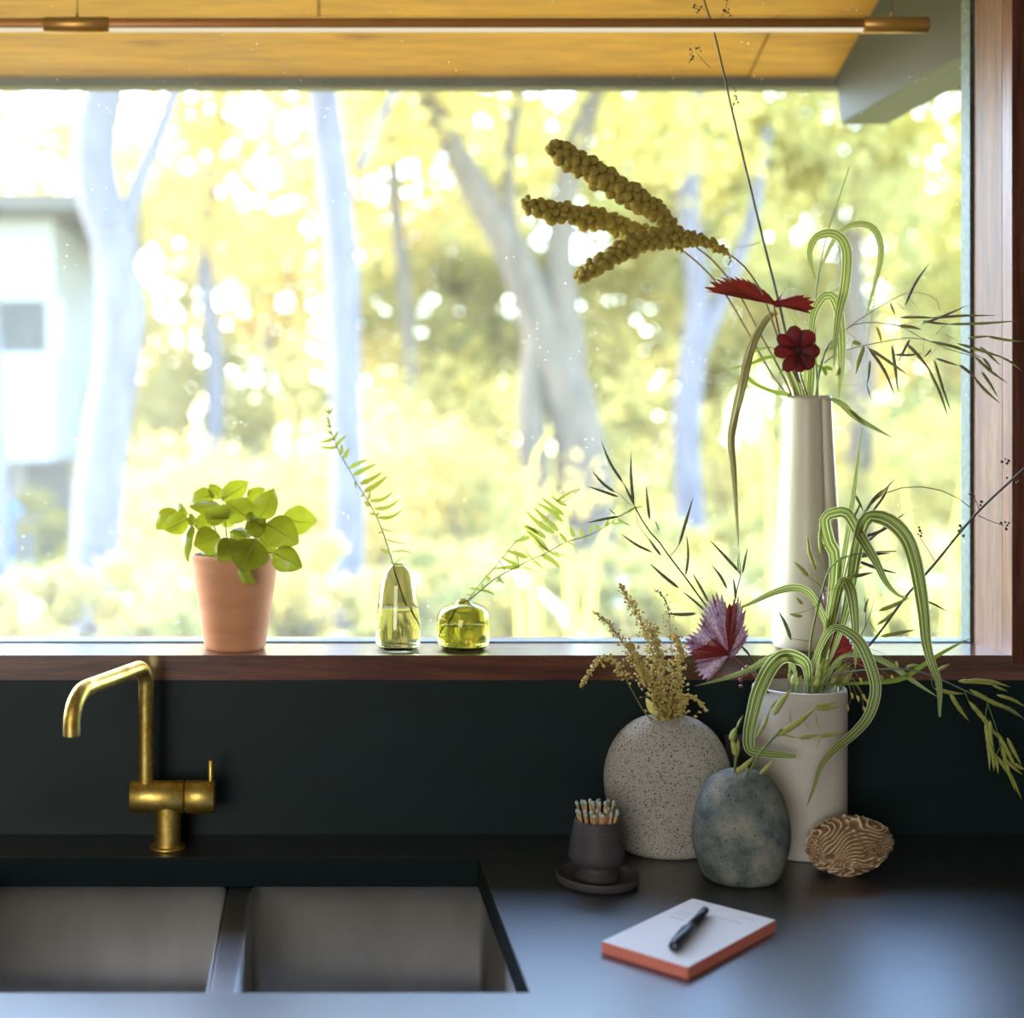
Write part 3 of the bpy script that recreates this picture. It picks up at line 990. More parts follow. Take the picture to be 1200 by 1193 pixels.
# --- shrubs filling the middle distance
shr = [(64, 15.4, 0.8, 'c'), (190, 12.6, 1.0, 'd'), (270, 11.6, 1.1, 'd'), (330, 13.8, 1.7, 'a'), (390, 11.8, 1.35, 'd'), (455, 12.4, 1.5, 'd'), (520, 15.8, 1.9, 'a'),
       (560, 12.0, 1.2, 'b'), (610, 17.0, 1.8, 'd'), (740, 17.4, 1.9, 'b'), (720, 13.4, 0.8, 'a'), (860, 16.2, 1.5, 'a'), (930, 13.2, .8, 'b'),
       (1000, 18.0, 1.7, 'd'), (1060, 16.0, 1.3, 'a'), (1130, 15.8, 1.6, 'b'), (1220, 15.0, 1.6, 'a'), (170, 19.0, 2.2, 'a'), (112, 20.5, 1.4, 'b'),
       (60, 9.0, .62, 'a'), (215, 8.6, .55, 'b'), (330, 9.2, .7, 'a'), (480, 8.8, .62, 'b'), (590, 9.4, .66, 'a'), (740, 9.6, .7, 'b'), (850, 9.0, .6, 'a'), (985, 9.3, .66, 'b'), (1120, 9.0, .7, 'a')]
words = {'a': 'yellow-green garden shrub outside the window', 'b': 'pale green garden shrub outside the window',
         'c': 'olive green garden shrub beside the pale house', 'd': 'cream-leaved garden shrub outside the window'}
for px, D, h, k in shr:
    b = on_ground(px, D)
    wd_ = words[k] if k == 'c' else (words[k].replace('garden shrub', 'low shrub') + ' before the gravel path' if D < 10 else (words[k] + ' beyond the gravel path' if D > 15 else words[k] + ' along the gravel path'))
    t = thing('garden_shrub', b, wd_, 'shrub', wd_.split(' outside')[0] + 's ' + wd_.split('window ')[-1] if k != 'c' else None)
    for s in range(4):
        d = Vector((RND.uniform(-.4, .4), RND.uniform(-.3, .3), h * 0.8))
        MB().tube([b, b + d * .5, b + d], [.02, .015, .006], 6).build('stem', M['bark_brown'], t)
    cs = [tuple(b + Vector((RND.uniform(-.5, .5) * h, RND.uniform(-.3, .3), z))) for z in np.linspace(.35 * h, h * .9, 4)]
    crown(t, cs, 0.52 * h, 1500, 0.055, M['fol_' + k])

# --- tall strap-leaved clumps close outside the glass
M['strap'] = mat_leaf('strap_leaf', srgb(150, 158, 66), srgb(176, 182, 76), 0.55, 0.5)
M['strap_pale'] = mat_leaf('strap_leaf_pale', srgb(222, 218, 196), srgb(230, 226, 196), 0.5, 0.5)
clumps = [(4.4, [[(640, 1400), (628, 760), (622, 560), (648, 560 - 60)], [(700, 1400), (672, 760), (660, 610), (640, 560)], [(720, 1400), (690, 800), (700, 650), (730, 590)],
                 [(600, 1400), (610, 800), (606, 690), (590, 640)]], 17, 'strap', 'tall yellow-green strap leaves outside the window behind the small bottle'),
          (4.0, [[(930, 1450), (912, 760), (904, 560), (880, 400)], [(960, 1450), (930, 700), (920, 540), (932, 430)], [(880, 1450), (862, 800), (852, 700), (800, 640)]], 24, 'strap',
           'tall yellow-green strap leaves outside the window behind the tall white vase'),
          (4.8, [[(720, 1300), (680, 770), (640, 700), (580, 655)]], 16, 'strap_pale', 'single bleached strap leaf arching outside the window'),
          (4.6, [[(1090, 1300), (1076, 800), (1070, 660), (1058, 560)], [(1120, 1300), (1110, 780), (1116, 640), (1136, 520)], [(1040, 1300), (1040, 800), (1020, 690), (1000, 640)]], 14, 'strap',
           'tall yellow-green strap leaves outside the window near the right jamb')]
for D, bl, w, k, lab in clumps:
    bx = sum(b[0][0] for b in bl) / len(bl)
    t = thing('strap_leaf_clump', on_ground(bx, D), lab, 'plant')
    for bpts in bl:
        pts = []
        for j, (x, y) in enumerate(bpts):
            p = P(x, y, D + RND.uniform(-.05, .05))
            if j == 0:
                p.z = GZ
            pts.append(p)
        path = catmull(pts, 26)
        ws = [w * D / F * min(1, 0.5 + i / 10) * min(1, (25.5 - i) / 9) for i in range(26)]
        MB().ribbon(path, ws, 0.2, 0.1).build('leaf_blade', M[k], t)

# --- the pale neighbouring house on posts
HD = 16.6
hs = thing('neighbour_house', (P(-120, 500, HD).x, HD + 2, GZ), 'pale timber house raised on posts at the left end of the garden', 'house')
M['siding'] = mat_plain('pale_siding', srgb(124, 129, 131), 0.7, 0, 0.2, var=srgb(132, 137, 139), scale=2)
M['house_glass'] = mat_plain('house_window_glass', srgb(40, 44, 42), 0.5, 0, 0.2, var=srgb(56, 58, 54), scale=1.5)
M['underfloor_shade'] = mat_plain('painted_underfloor_shade', srgb(70, 66, 60), 0.9, var=srgb(88, 82, 72), scale=2)
M['blue_plastic'] = mat_plain('blue_plastic', srgb(64, 104, 176), 0.45, var=srgb(74, 116, 188), scale=4)
hx0, hx1 = P(-560, 500, HD).x, P(62, 500, HD).x
z_b, z_w0, z_w1, z_t = P(0, 540, HD).z, P(0, 414, HD).z, P(0, 352, HD).z, P(0, 255, HD).z
nb = 8
for i in range(nb):
    za, zb_ = z_b + (z_w0 - z_b) * i / nb, z_b + (z_w0 - z_b) * (i + 1) / nb
    MB().hexa([(hx0, HD - .012, za), (hx1, HD - .012, za), (hx1, HD + .05, za), (hx0, HD + .05, za),
               (hx0, HD, zb_ - .008), (hx1, HD, zb_ - .008), (hx1, HD + .05, zb_ - .008), (hx0, HD + .05, zb_ - .008)]).build('siding_board', M['siding'], hs, False)
MB().box(hx0, hx1, HD + .05, HD + 4, z_b, z_t).build('wall', M['siding'], hs, False)
MB().box(hx0, hx1, HD - .01, HD + .05, z_w1, z_t).build('wall_head', M['siding'], hs, False)
xw = np.linspace(hx0 + .1, hx1 + 0.02, 9)
for i in range(8):
    wd = MB().box(xw[i] + .09, xw[i + 1] - .09, HD + .02, HD + .05, z_w0 + .02, z_w1).build('window', M['house_glass'], hs, False)
    MB().box(xw[i + 1] - .09, xw[i + 1] + .09, HD - .015, HD + .05, z_w0, z_w1).build('window_post', M['siding'], hs, False)
MB().hexa([(hx0 - .5, HD - .7, z_t), (hx1 + .5, HD - .7, z_t), (hx1 + .5, HD + 4.5, z_t), (hx0 - .5, HD + 4.5, z_t),
           (hx0 - .5, HD - .7, z_t + .18), (hx1 + .5, HD - .7, z_t + .18), (hx1 + .5, HD + 4.5, z_t + .9), (hx0 - .5, HD + 4.5, z_t + .9)]).build('roof', M['fascia'], hs, False)
MB().box(hx0, hx1, HD + 1.2, HD + 1.3, GZ, z_b).build('underfloor_shade_sheet', M['underfloor_shade'], hs, False)  # dark sheet standing in for the shadow beneath the raised floor
for px in (-480, -300, -140, 20):
    x = P(px, 0, HD).x
    MB().box(x - .07, x + .07, HD + .1, HD + .24, GZ, z_b).build('post', M['bark_brown'], hs, False)
# blue rounded tub lying under the house
kb = thing('blue_tub', (P(30, 600, HD + .5).x, HD + .45, GZ), 'blue plastic tub under the pale house', 'tub')
kx = P(30, 600, HD + .5).x
MB().lathe([(0, 0), (.26, 0), (.3, .05), (.36, .62), (.38, .64), (.38, .68), (.35, .68), (.33, .1), (0, .08)], (kx, HD + .45, GZ), 28).build('tub_body', M['blue_plastic'], kb)
MB().tube(catmull([(kx - .37, HD + .45, GZ + .6), (kx - .2, HD + .2, GZ + .78), (kx + .2, HD + .2, GZ + .78), (kx + .37, HD + .45, GZ + .6)], 14), .012, 8).build('handle', M['steel'], kb)
# ================================================================ VESSELS AND SMALL THINGS
def stone_mat(name, stops, speck_dark, speck_scale, speck_th, bump_s, blotch=6, pale=None):
    m, nt, out = new_mat(name)
    b = principled(nt, stops[0][1], 0.75, 0, 0.3)
    n = tex_noise(nt, blotch, 6, 0.65, 'Object', None, 0.3)
    r = ramp(nt, n.outputs['Fac'], stops)
    col = r.outputs[0]
    def specks(scale, th, colr, col, seed):
        tc = nt.nodes.new('ShaderNodeTexCoord')
        mp = nt.nodes.new('ShaderNodeMapping')
        mp.inputs['Location'].default_value = (seed, seed * 1.7, 0)
        nt.links.new(tc.outputs['Object'], mp.inputs['Vector'])
        vo = nt.nodes.new('ShaderNodeTexVoronoi')
        vo.inputs['Scale'].default_value = scale
        nt.links.new(mp.outputs[0], vo.inputs['Vector'])
        nz = tex_noise(nt, scale * 0.6, 2)
        ad = nt.nodes.new('ShaderNodeMath'); ad.operation = 'MULTIPLY_ADD'
        ad.inputs[1].default_value = 0.45; 
        nt.links.new(nz.outputs['Fac'], ad.inputs[0]); nt.links.new(vo.outputs['Distance'], ad.inputs[2])
        rr = ramp(nt, ad.outputs[0], [(th, (1, 1, 1, 1)), (th + 0.07, (0, 0, 0, 1))])
        mx = nt.nodes.new('ShaderNodeMix'); mx.data_type = 'RGBA'
        nt.links.new(rr.outputs[0], mx.inputs['Factor'])
        nt.links.new(col, mx.inputs[6]); mx.inputs[7].default_value = colr
        return mx.outputs[2], rr
    col, rr = specks(speck_scale, speck_th, speck_dark, col, 0.0)
    col, _ = specks(speck_scale * 1.9, speck_th * 0.92, speck_dark, col, 3.1)
    if pale:
        col, _ = specks(speck_scale * 1.3, speck_th * 0.8, pale, col, 7.7)
    nt.links.new(col, b.inputs['Base Color'])
    inv = nt.nodes.new('ShaderNodeMath'); inv.operation = 'SUBTRACT'; inv.inputs[0].default_value = 1.0
    nt.links.new(rr.outputs[0], inv.inputs[1])
    nf = tex_noise(nt, 160, 5, 0.7)
    ad = nt.nodes.new('ShaderNodeMath'); ad.operation = 'ADD'
    nt.links.new(inv.outputs[0], ad.inputs[0]); nt.links.new(nf.outputs['Fac'], ad.inputs[1])
    bump(nt, ad.outputs[0], bump_s, 0.0009, b)
    nt.links.new(b.outputs[0], out.inputs['Surface'])
    return m
M['granite'] = stone_mat('speckled_grey_stone', [(0.3, srgb(160, 155, 145)), (0.55, srgb(180, 176, 167)), (0.75, srgb(194, 191, 183))], srgb(84, 83, 78), 330, 0.46, 0.5)
M['basalt'] = stone_mat('pitted_green_grey_stone', [(0.34, srgb(66, 76, 76)), (0.48, srgb(104, 114, 112)), (0.6, srgb(134, 136, 128)), (0.72, srgb(156, 148, 134))], srgb(56, 64, 64), 200, 0.34, 0.8, blotch=26, pale=srgb(168, 172, 166))
M['white_ceramic'] = mat_plain('warm_white_ceramic', srgb(204, 197, 187), 0.55, 0, 0.4, var=srgb(196, 188, 178), scale=4, stretch=(1, 1, 8), bumpv=0.04)
M['cream_ceramic'] = mat_plain('cream_glazed_ceramic', srgb(196, 189, 166), 0.38, 0, 0.5, var=srgb(188, 180, 156), scale=5)
M['terracotta'] = mat_plain('terracotta', srgb(206, 140, 100), 0.8, 0, 0.2, var=srgb(216, 158, 118), scale=22, stretch=(0.5, 0.5, 2), bumpv=0.1, detail=6)
M['soil'] = mat_plain('potting_soil', srgb(52, 40, 30), 0.95, 0, 0.1, var=srgb(74, 58, 44), scale=150, bumpv=0.8, bdist=0.003)
M['dark_clay'] = mat_plain('dark_clay', srgb(62, 60, 62), 0.6, 0, 0.3, var=srgb(72, 70, 72), scale=18, stretch=(0.3, 0.3, 12), bumpv=0.15)

def vessel_prof(outer, wall, floor_t):
    """closed hollow profile from an outer (r, z) list that starts at the foot centre"""
    inner = [(max(r - wall, 0.001), z) for r, z in outer if z > floor_t and r > wall]
    inner = list(reversed(inner))
    return [(0, outer[0][1])] + outer + inner + [(max(inner[-1][0] * 0.97, 0.001), floor_t), (0, floor_t)]

# --- round speckled stone vase
D = 1.725
c = Vector(((782 - CX) * D / F, D, COUNTER))
sc = D / F
def px_prof(half_widths, ybot):
    return [(w * sc, (ybot - y) * sc) for w, y in half_widths]
# silhouettes read off the photograph: (half width px, y px)
big = [(38, 1009), (46, 1008), (54, 1000), (64, 975), (71, 950), (74, 926), (72.5, 906), (66, 886), (55, 869), (42, 857.5), (29, 851), (18, 849)]
def smooth_prof(p, n):
    q = catmull([(a, b, 0) for a, b in p], n)
    return [(v.x, v.y) for v in q]
ob = smooth_prof(px_prof(big, 1009), 40)
rv = thing('stone_vase', c, 'large round pale grey stone vase with dark speckles beside the match pot', 'vase')
MB().lathe(vessel_prof(ob, 0.008, 0.012), c, 64, sx=1.0, sy=0.70).build('vase_body', M['granite'], rv)

# --- egg-shaped dark stone vase
D = 1.62
sc = D / F
c2 = Vector(((868.5 - CX) * D / F, D, COUNTER))
egg = [(30, 1037), (38, 1036), (45, 1028), (51, 1010), (55, 990), (55, 970), (51.5, 948), (45, 931), (35, 918), (24, 911), (16, 908.5), (11, 908.5)]
oe = smooth_prof(px_prof(egg, 1037), 36)
ev = thing('stone_vase', c2, 'small egg-shaped dark green-grey pitted stone vase with dried pods', 'vase')
MB().lathe(vessel_prof(oe, 0.007, 0.012), c2, 56, fn=lambda a, r, z: (r * math.cos(a) * (1 + .02 * math.sin(z * 40)) + 0.06 * (z - .06) * 0.4 * 0, r * math.sin(a) * .84, z)).build('vase_body', M['basalt'], ev)

# --- white cylinder vase on the worktop
D = 1.7375
rc = 0.0563
c3 = Vector(((936.5 - CX) * D / F, D, COUNTER))
hc = 0.2025
cyl = [(rc - .004, 0), (rc - .001, .001), (rc, .004), (rc, .06), (rc * 1.002, .12), (rc, hc - .004), (rc - .0008, hc - .001), (rc - .002, hc)]
wv = thing('cylinder_vase', c3, 'straight matt white cylinder vase standing on the worktop with a wild grass arrangement', 'vase')
MB().lathe(vessel_prof(cyl, 0.0042, 0.008), c3, 72).build('vase_body', M['white_ceramic'], wv)

# --- tall cream vase on the sill, with a soft pleat down one side
D = 1.853
sc = D / F
c4 = Vector(((946 - CX) * D / F, D, SILL_Z))
zt = (764 - 468) * sc
prof = [(30, 0), (36, 1), (39, 6), (39.5, 16), (38, 60), (36, 110), (33, 170), (30, 220), (28, 260), (27.2, 284), (26.6, 293.5), (25.6, 296)]
op = smooth_prof([(a * sc, b * sc) for a, b in prof], 40)
def pleat(a, r, z):
    # a deep groove facing the room, right of the middle, fading towards the foot
    g = math.radians(-62)
    d = (a - g + math.pi) % (2 * math.pi) - math.pi
    depth = 0.30 * min(1, max(0, (z - 0.04) / 0.12))
    k = 1 - depth * math.exp(-(d / 0.17) ** 2)
    wide = 1 + 0.05 * math.exp(-((d - 0.5) / 0.3) ** 2)
    return (r * k * wide * math.cos(a), r * k * math.sin(a), z)
tv = thing('tall_vase', c4, 'tall tapering cream vase with a vertical pleat standing on the window sill', 'vase')
MB().lathe(vessel_prof(op, 0.004, 0.008), c4, 96, fn=pleat).build('vase_body', M['cream_ceramic'], tv)

# --- terracotta pot (its plant is added below)
D = 1.855
sc = D / F
c5 = Vector(((275.5 - CX) * D / F, D, SILL_Z))
potp = [(33.5, 0), (35, 1.0), (35.6, 3), (40, 30), (44.5, 62), (48.5, 88), (50.5, 103), (51.5, 108), (51, 109.5), (49.5, 110)]
opot = [(a * sc, b * sc) for a, b in potp]
basil = thing('potted_basil', c5, 'bright green basil plant in a terracotta pot on the window sill', 'plant')
pot = MB().lathe(vessel_prof(smooth_prof(opot, 26), 0.0045, 0.006), c5, 64).build('pot', M['terracotta'], basil)
MB().lathe([(0, .1085), (.03, .108), (.0515, .106), (.0515, .100), (0, .100)], c5, 40).build('soil', M['soil'], basil)
# worn stamp low on the pot: small sunken strokes, no longer legible
M['stamp'] = mat_plain('stamp_mark', srgb(150, 88, 60), 0.85, var=srgb(158, 96, 68), scale=60)
st = MB()
for k in range(11):
    a = math.radians(-90 + (k - 5) * 5.6 - 4)
    z = 23 * sc + 0.001 * math.sin(k * 2.3)
    rr = (35.6 + (40 - 35.6) * 20 / 27) * sc + 0.0001
    p = c5 + Vector((rr * math.cos(a), rr * math.sin(a), z))
    q = p + Vector((0.0006 * math.sin(k * 5.1), 0, 0.0022 + 0.0006 * math.cos(k * 3.0)))
    st.tube([p, q], 0.00035, 5)
    if k % 2:
        st.tube([q, q + Vector((0.0018, 0, -0.0006 * (k % 3)))], 0.0003, 5)
st.build('stamp', M['stamp'], pot, kind='stuff')

# --- two small glass bottles with water
def glass_mat(name, col, ior=1.46):
    m, nt, out = new_mat(name)
    g = nt.nodes.new('ShaderNodeBsdfGlass')
    g.inputs['Color'].default_value = col
    g.inputs['Roughness'].default_value = 0.0
    g.inputs['IOR'].default_value = ior
    nt.links.new(g.outputs[0], out.inputs['Surface'])
    return m
M['olive_glass'] = glass_mat('olive_glass', srgb(228, 225, 208))
M['yellow_glass'] = glass_mat('yellow_green_glass', srgb(224, 221, 180))
M['water'] = glass_mat('water', (0.97, 0.98, 0.95, 1), 1.33)
D = 1.852
sc = D / F
def bottle(name, px, prof, wall, water_h, mat, label, slant=0.0, sy=1.0):
    c = Vector(((px - CX) * D / F, D, SILL_Z))
    t = thing(name, c, label, 'bottle')
    o = smooth_prof([(a * sc, b * sc) for a, b in prof], 36)
    H = o[-1][1]
    def fn(a, r, z):
        s = slant * max(0, (z / H - .6) / .4)
        return (r * math.cos(a) + s * r * 0, r * math.sin(a) * sy, z + slant * r * math.cos(a) * max(0, (z / H - 0.45)))
    MB().lathe(vessel_prof(o, wall, 0.005), c, 56, fn=fn).build('glass_body', mat, t)
    w = [(r - wall + 0.0003, z) for r, z in o if 0.0055 < z < water_h * sc]
    wp = [(0, 0.0052), (w[0][0] * .9, 0.0052)] + w + [(w[-1][0], water_h * sc), (0, water_h * sc)]
    MB().lathe(wp, c, 56, fn=fn).build('water', M['water'], t)
    return t
bottle('glass_bottle', 466.5, [(17, 0), (22, .8), (25.5, 5), (26.3, 14), (26, 28), (24.5, 45), (22, 65), (19.5, 80), (16.5, 89), (12.5, 94), (9.5, 97), (8.6, 98.5), (8, 98.8)], 0.0017, 50, M['olive_glass'],
       'taller tapering olive glass bottle on the sill with water and one fern sprig')
bottle('glass_bottle', 543, [(19, 0), (24, .8), (29, 5), (31, 14), (31.2, 28), (30, 39), (26, 46.5), (19, 50.5), (11, 53.5), (7.5, 56), (6.2, 57.5), (5.6, 57.8)], 0.0019, 29, M['yellow_glass'],
       'squat round yellow-green glass bottle on the sill with water and a leaning fern', slant=0.10)

# --- match pot on its saucer, with matches
D = 1.612
sc = D / F
c6 = Vector(((700 - CX) * D / F, D, COUNTER))
mp_ = thing('match_pot', c6, 'dark clay match pot with flared foot on a round saucer', 'match holder')
MB().lathe([(0, 0), (.040, 0), (.0455, .001), (.047, .004), (.0475, .0095), (.0468, .0108), (.0455, .0108), (.0445, .0098), (.0435, .0055), (.040, .0045), (.0255, .0045), (0, .0045)], c6, 64).build('saucer', M['dark_clay'], mp_)
cz = c6 + Vector((-0.0008, 0, .0045))
cup = [(0, 0), (.0252, 0), (.0255, .002), (.0235, .006), (.0198, .0095), (.0187, .013), (.0192, .0165), (.0285, .0195), (.0312, .0225), (.0322, .0265), (.0312, .034), (.0284, .052), (.0262, .0625), (.0250, .0672), (.0243, .0682), (.0234, .0676), (.0236, .064), (.024, .05), (.024, .028), (0, .026)]
MB().lathe(cup, cz, 64).build('pot_body', M['dark_clay'], mp_)
M['match_wood'] = mat_plain('match_wood', srgb(214, 170, 116), 0.7, var=srgb(196, 148, 96), scale=200, stretch=(1, 1, .1))
M['match_tip'] = mat_plain('match_tip', srgb(84, 108, 84), 0.55, var=srgb(206, 212, 198), scale=420)
ms = bpy.data.meshes.new('match_stick')
stick = MB().box(-.0011, .0011, -.0011, .0011, 0, .05)
ms.from_pydata(stick.v, [], stick.f); ms.materials.append(M['match_wood'])
tipb = MB().lathe([(0, .0474), (.0014, .0480), (.0021, .0500), (.0022, .0515), (.0017, .0535), (0, .0545)], (0, 0, 0), 10)
mt = bpy.data.meshes.new('match_tip'); mt.from_pydata(tipb.v, [], tipb.f); mt.materials.append(M['match_tip'])
mt.polygons.foreach_set('use_smooth', [True] * len(mt.polygons))
spots = []
for ring_r, cnt in ((0.0035, 3), (0.0100, 9), (0.0165, 14)):
    for k in range(cnt):
        spots.append((ring_r, 2 * math.pi * k / cnt + ring_r * 130))
for k, (r, a) in enumerate(spots):
    m_ = thing('match', (0, 0, 0), 'pale wooden match with green and white head standing in the clay pot', 'match', 'matches in the clay pot')
    s1_ = bpy.data.objects.new('stick', ms); s2_ = bpy.data.objects.new('match_head', mt)
    for s_ in (s1_, s2_):
        COL.objects.link(s_); s_.parent = m_
    lean = r / 0.0165 * 0.24 + RND.uniform(-.03, .03)
    m_.location = cz + Vector((r * .66 * math.cos(a), r * .66 * math.sin(a), .0262 + (0.006 if math.sin(a) > .2 else 0) + RND.uniform(0, .0025)))
    ax = Vector((-math.sin(a), math.cos(a), 0))
    m_.rotation_euler = (Matrix.Rotation(lean, 3, ax) @ Matrix.Rotation(RND.uniform(0, 3), 3, 'Z')).to_euler()

# --- notepad and pen
PT = 0.0115
def on_counter(px, py, h=0.0):
    Dd = (CAMZ - COUNTER - h) * F / (py - CY)
    return Vector(((px - CX) * Dd / F, Dd, COUNTER + h))
A1, B1, C1, D1 = on_counter(700.5, 1102.5, PT), on_counter(803, 1131.5, PT), on_counter(914, 1078.5, PT), on_counter(814, 1054, PT)
ctr = (A1 + B1 + C1 + D1) / 4
ul = ((D1 - A1) + (C1 - B1)).normalized()
us = ((B1 - A1) + (C1 - D1)).normalized()
bis = (ul + us).normalized(); per = (ul - us).normalized()
ul = (bis + per).normalized(); us = (bis - per).normalized()
LL = ((D1 - A1).length + (C1 - B1).length) / 2
LS = ((B1 - A1).length + (C1 - D1).length) / 2
pad = thing('notepad', (ctr.x, ctr.y, COUNTER), 'white notepad with salmon pink page edges and faint handwriting', 'notepad')
M['pad_edge'] = mat_plain('salmon_page_edges', srgb(222, 132, 112), 0.8, var=srgb(206, 112, 94), scale=60, stretch=(.02, .02, 60))
M['pad_paper'] = mat_plain('white_paper', srgb(238, 236, 236), 0.75, var=srgb(233, 231, 231), scale=20)
M['ink'] = mat_plain('grey_ink', srgb(70, 70, 84), 0.9, 0, 0.0, var=srgb(110, 110, 120), scale=300)
def prism(h0, h1, ins):
    q = []
    for z in (h0, h1):
        for sl, ss in ((-1, -1), (-1, 1), (1, 1), (1, -1)):
            p = ctr + ul * (sl * (LL / 2 - ins)) + us * (ss * (LS / 2 - ins))
            q.append((p.x, p.y, COUNTER + z))
    return q
MB().hexa(prism(0.0, PT - .0004, 0)).build('page_block', M['pad_edge'], pad, False)
MB().hexa(prism(PT - .0004, PT, 0.0002)).build('top_sheet', M['pad_paper'], pad, False)
hw = MB()
def scribble(l, s0, s1, amp):
    pts = []
    n = max(12, int((s1 - s0) / .0016) * 2)
    for i in range(n):
        s = s0 + (s1 - s0) * i / (n - 1)
        d = amp * math.sin(i * 2.1) * (0.6 + .4 * math.sin(i * .71))
        p = ctr + us * s + ul * (l + d)
        pts.append((p.x, p.y, COUNTER + PT + .0001))
    hw.tube(pts, .00016, 4)
scribble(LL * .40, LS * .17, LS * .34, .0012)
scribble(LL * .30, LS * -.08, LS * .30, .0009)
scribble(LL * .24, LS * -.40, LS * -.12, .0009)
scribble(LL * .19, LS * -.40, LS * -.16, .0008)
scribble(LL * .12, LS * -.38, LS * -.20, .0008)
hw.build('handwriting', M['ink'], pad, kind='stuff')

pr = 0.0052
p0, p1 = on_counter(789, 1110, PT + pr), on_counter(827, 1066.5, PT + pr)
p0.z = p1.z = COUNTER + PT + pr
pen = thing('pen', ((p0 + p1) / 2).xy.to_3d() + Vector((0, 0, COUNTER + PT)), 'dark blue-black pen lying on the white notepad', 'pen')
M['pen'] = mat_plain('black_pen_lacquer', srgb(30, 36, 46), 0.28, 0, 0.6, var=srgb(36, 42, 54), scale=30)
M['pen_metal'] = mat_plain('pen_metal', srgb(176, 182, 190), 0.25, 1.0, var=srgb(160, 166, 176), scale=60)
dirp = (p1 - p0).normalized(); Lp = (p1 - p0).length
def pen_part(stops, name, mat):
    pts = [p0 + dirp * (Lp * s) for s, r in stops]
    return MB().tube(pts, [r for s, r in stops], 20).build(name, mat, pen)
pen_part([(0, pr * .8), (.012, pr), (.50, pr), (.51, pr * .98)], 'cap', M['pen'])
pen_part([(.511, pr * .96), (.535, pr * .96)], 'ring', M['pen_metal'])
pen_part([(.536, pr * .93), (.97, pr * .86), (.99, pr * .8), (1.0, pr * .6)], 'barrel', M['pen'])
up = Vector((0, 0, 1)); sd = dirp.cross(up).normalized()
dirup = (up * .8 + sd * -.6).normalized()
a_, b_2 = p0 + dirp * (Lp * .04) + dirup * (pr + .0008), p0 + dirp * (Lp * .42) + dirup * (pr + .0008)
MB().tube([p0 + dirp * (Lp * .035) + dirup * (pr * .6), a_, b_2], [.0009, .0009, .0007], 8).build('clip', M['pen_metal'], pen)

# --- ribbed brown shell stone
D = 1.637
cs_ = Vector(((995.5 - CX) * D / F, D, 0))
nu, nv = 200, 120
RXs, RYs, RZs = .0475, .030, .0325
fv, ff, hcol = [], [], []
def fnoise(p):
    from mathutils import noise
    return noise.noise(p)
for j in range(nv + 1):
    ph = math.pi * j / nv
    for i in range(nu):
        th = 2 * math.pi * i / nu
        n = Vector((math.sin(ph) * math.cos(th), math.sin(ph) * math.sin(th), math.cos(ph)))
        # pointed at one end
        sx = 1.0
        taper = 1 - 0.20 * max(0, n.x) ** 1.5
        w = n + Vector((fnoise(n * 2.1), fnoise(n * 2.1 + Vector((7, 1, 3))), fnoise(n * 2.1 + Vector((1, 9, 5))))) * 0.22
        # ridges fan round from the pointed end
        ang = math.atan2(w.z + 0.25, w.x * 0.9 + 1.15 - 0.9 * (w.x > 9))
        q = math.sin(30 * (ang + 0.28 * w.x * w.x) + 3.0 * fnoise(n * 1.7))
        side = math.sin(26 * (math.atan2(w.z - .1, -w.x + 1.3)))
        k = 1 / (1 + math.exp(-9 * (n.x - 0.25 + 0.3 * n.z)))
        rid = (1 - abs(q)) * (1 - k) + (1 - abs(side)) * k
        rid = rid ** 1.4
        pit = max(0, fnoise(n * 6.0 + Vector((3, 3, 3))) - 0.28) * (1.8 if n.z < 0.1 else 0.4)
        h = 0.0032 * rid - 0.008 * pit + 0.002 * fnoise(n * 4)
        rr = 1 + h / 0.033
        p = Vector((n.x * RXs * rr, n.y * RYs * taper * rr, n.z * RZs * taper * rr))
        p = Matrix.Rotation(math.radians(-8), 3, 'Y') @ p
        fv.append(p)
        hcol.append(max(0, min(1, rid - pit * 3)))
for j in range(nv):
    for i in range(nu):
        i2 = (i + 1) % nu
        ff.append((j * nu + i, (j + 1) * nu + i, (j + 1) * nu + i2, j * nu + i2))
zmin = min(p.z for p in fv)
cs_.z = COUNTER
fv = [p + cs_ - Vector((0, 0, zmin + 0.0012)) for p in fv]
fossil = thing('ribbed_shell', cs_, 'wrinkled brown ribbed shell lying on the worktop by the white cylinder', 'shell')
fo = mesh_obj('shell_body', fv, ff, None, fossil, True)
at_ = fo.data.attributes.new('ridge', 'FLOAT', 'POINT')
at_.data.foreach_set('value', np.array(hcol, dtype=np.float32))
m, nt, out = new_mat('ribbed_shell')
b = principled(nt, srgb(160, 130, 90), 0.75, 0, 0.25)
an = nt.nodes.new('ShaderNodeAttribute'); an.attribute_name = 'ridge'
r = ramp(nt, an.outputs['Fac'], [(0.08, srgb(124, 96, 68)), (0.45, srgb(164, 134, 100)), (0.66, srgb(224, 206, 178)), (0.95, srgb(238, 226, 206))])
n = tex_noise(nt, 45, 4)
r2 = ramp(nt, n.outputs['Fac'], [(0.4, (1, 1, 1, 1)), (0.7, srgb(214, 176, 116))])
mx = nt.nodes.new('ShaderNodeMix'); mx.data_type = 'RGBA'; mx.blend_type = 'MULTIPLY'; mx.inputs['Factor'].default_value = 0.4
nt.links.new(r.outputs[0], mx.inputs[6]); nt.links.new(r2.outputs[0], mx.inputs[7])
nt.links.new(mx.outputs[2], b.inputs['Base Color'])
nt.links.new(b.outputs[0], out.inputs['Surface'])
fo.data.materials.append(m)
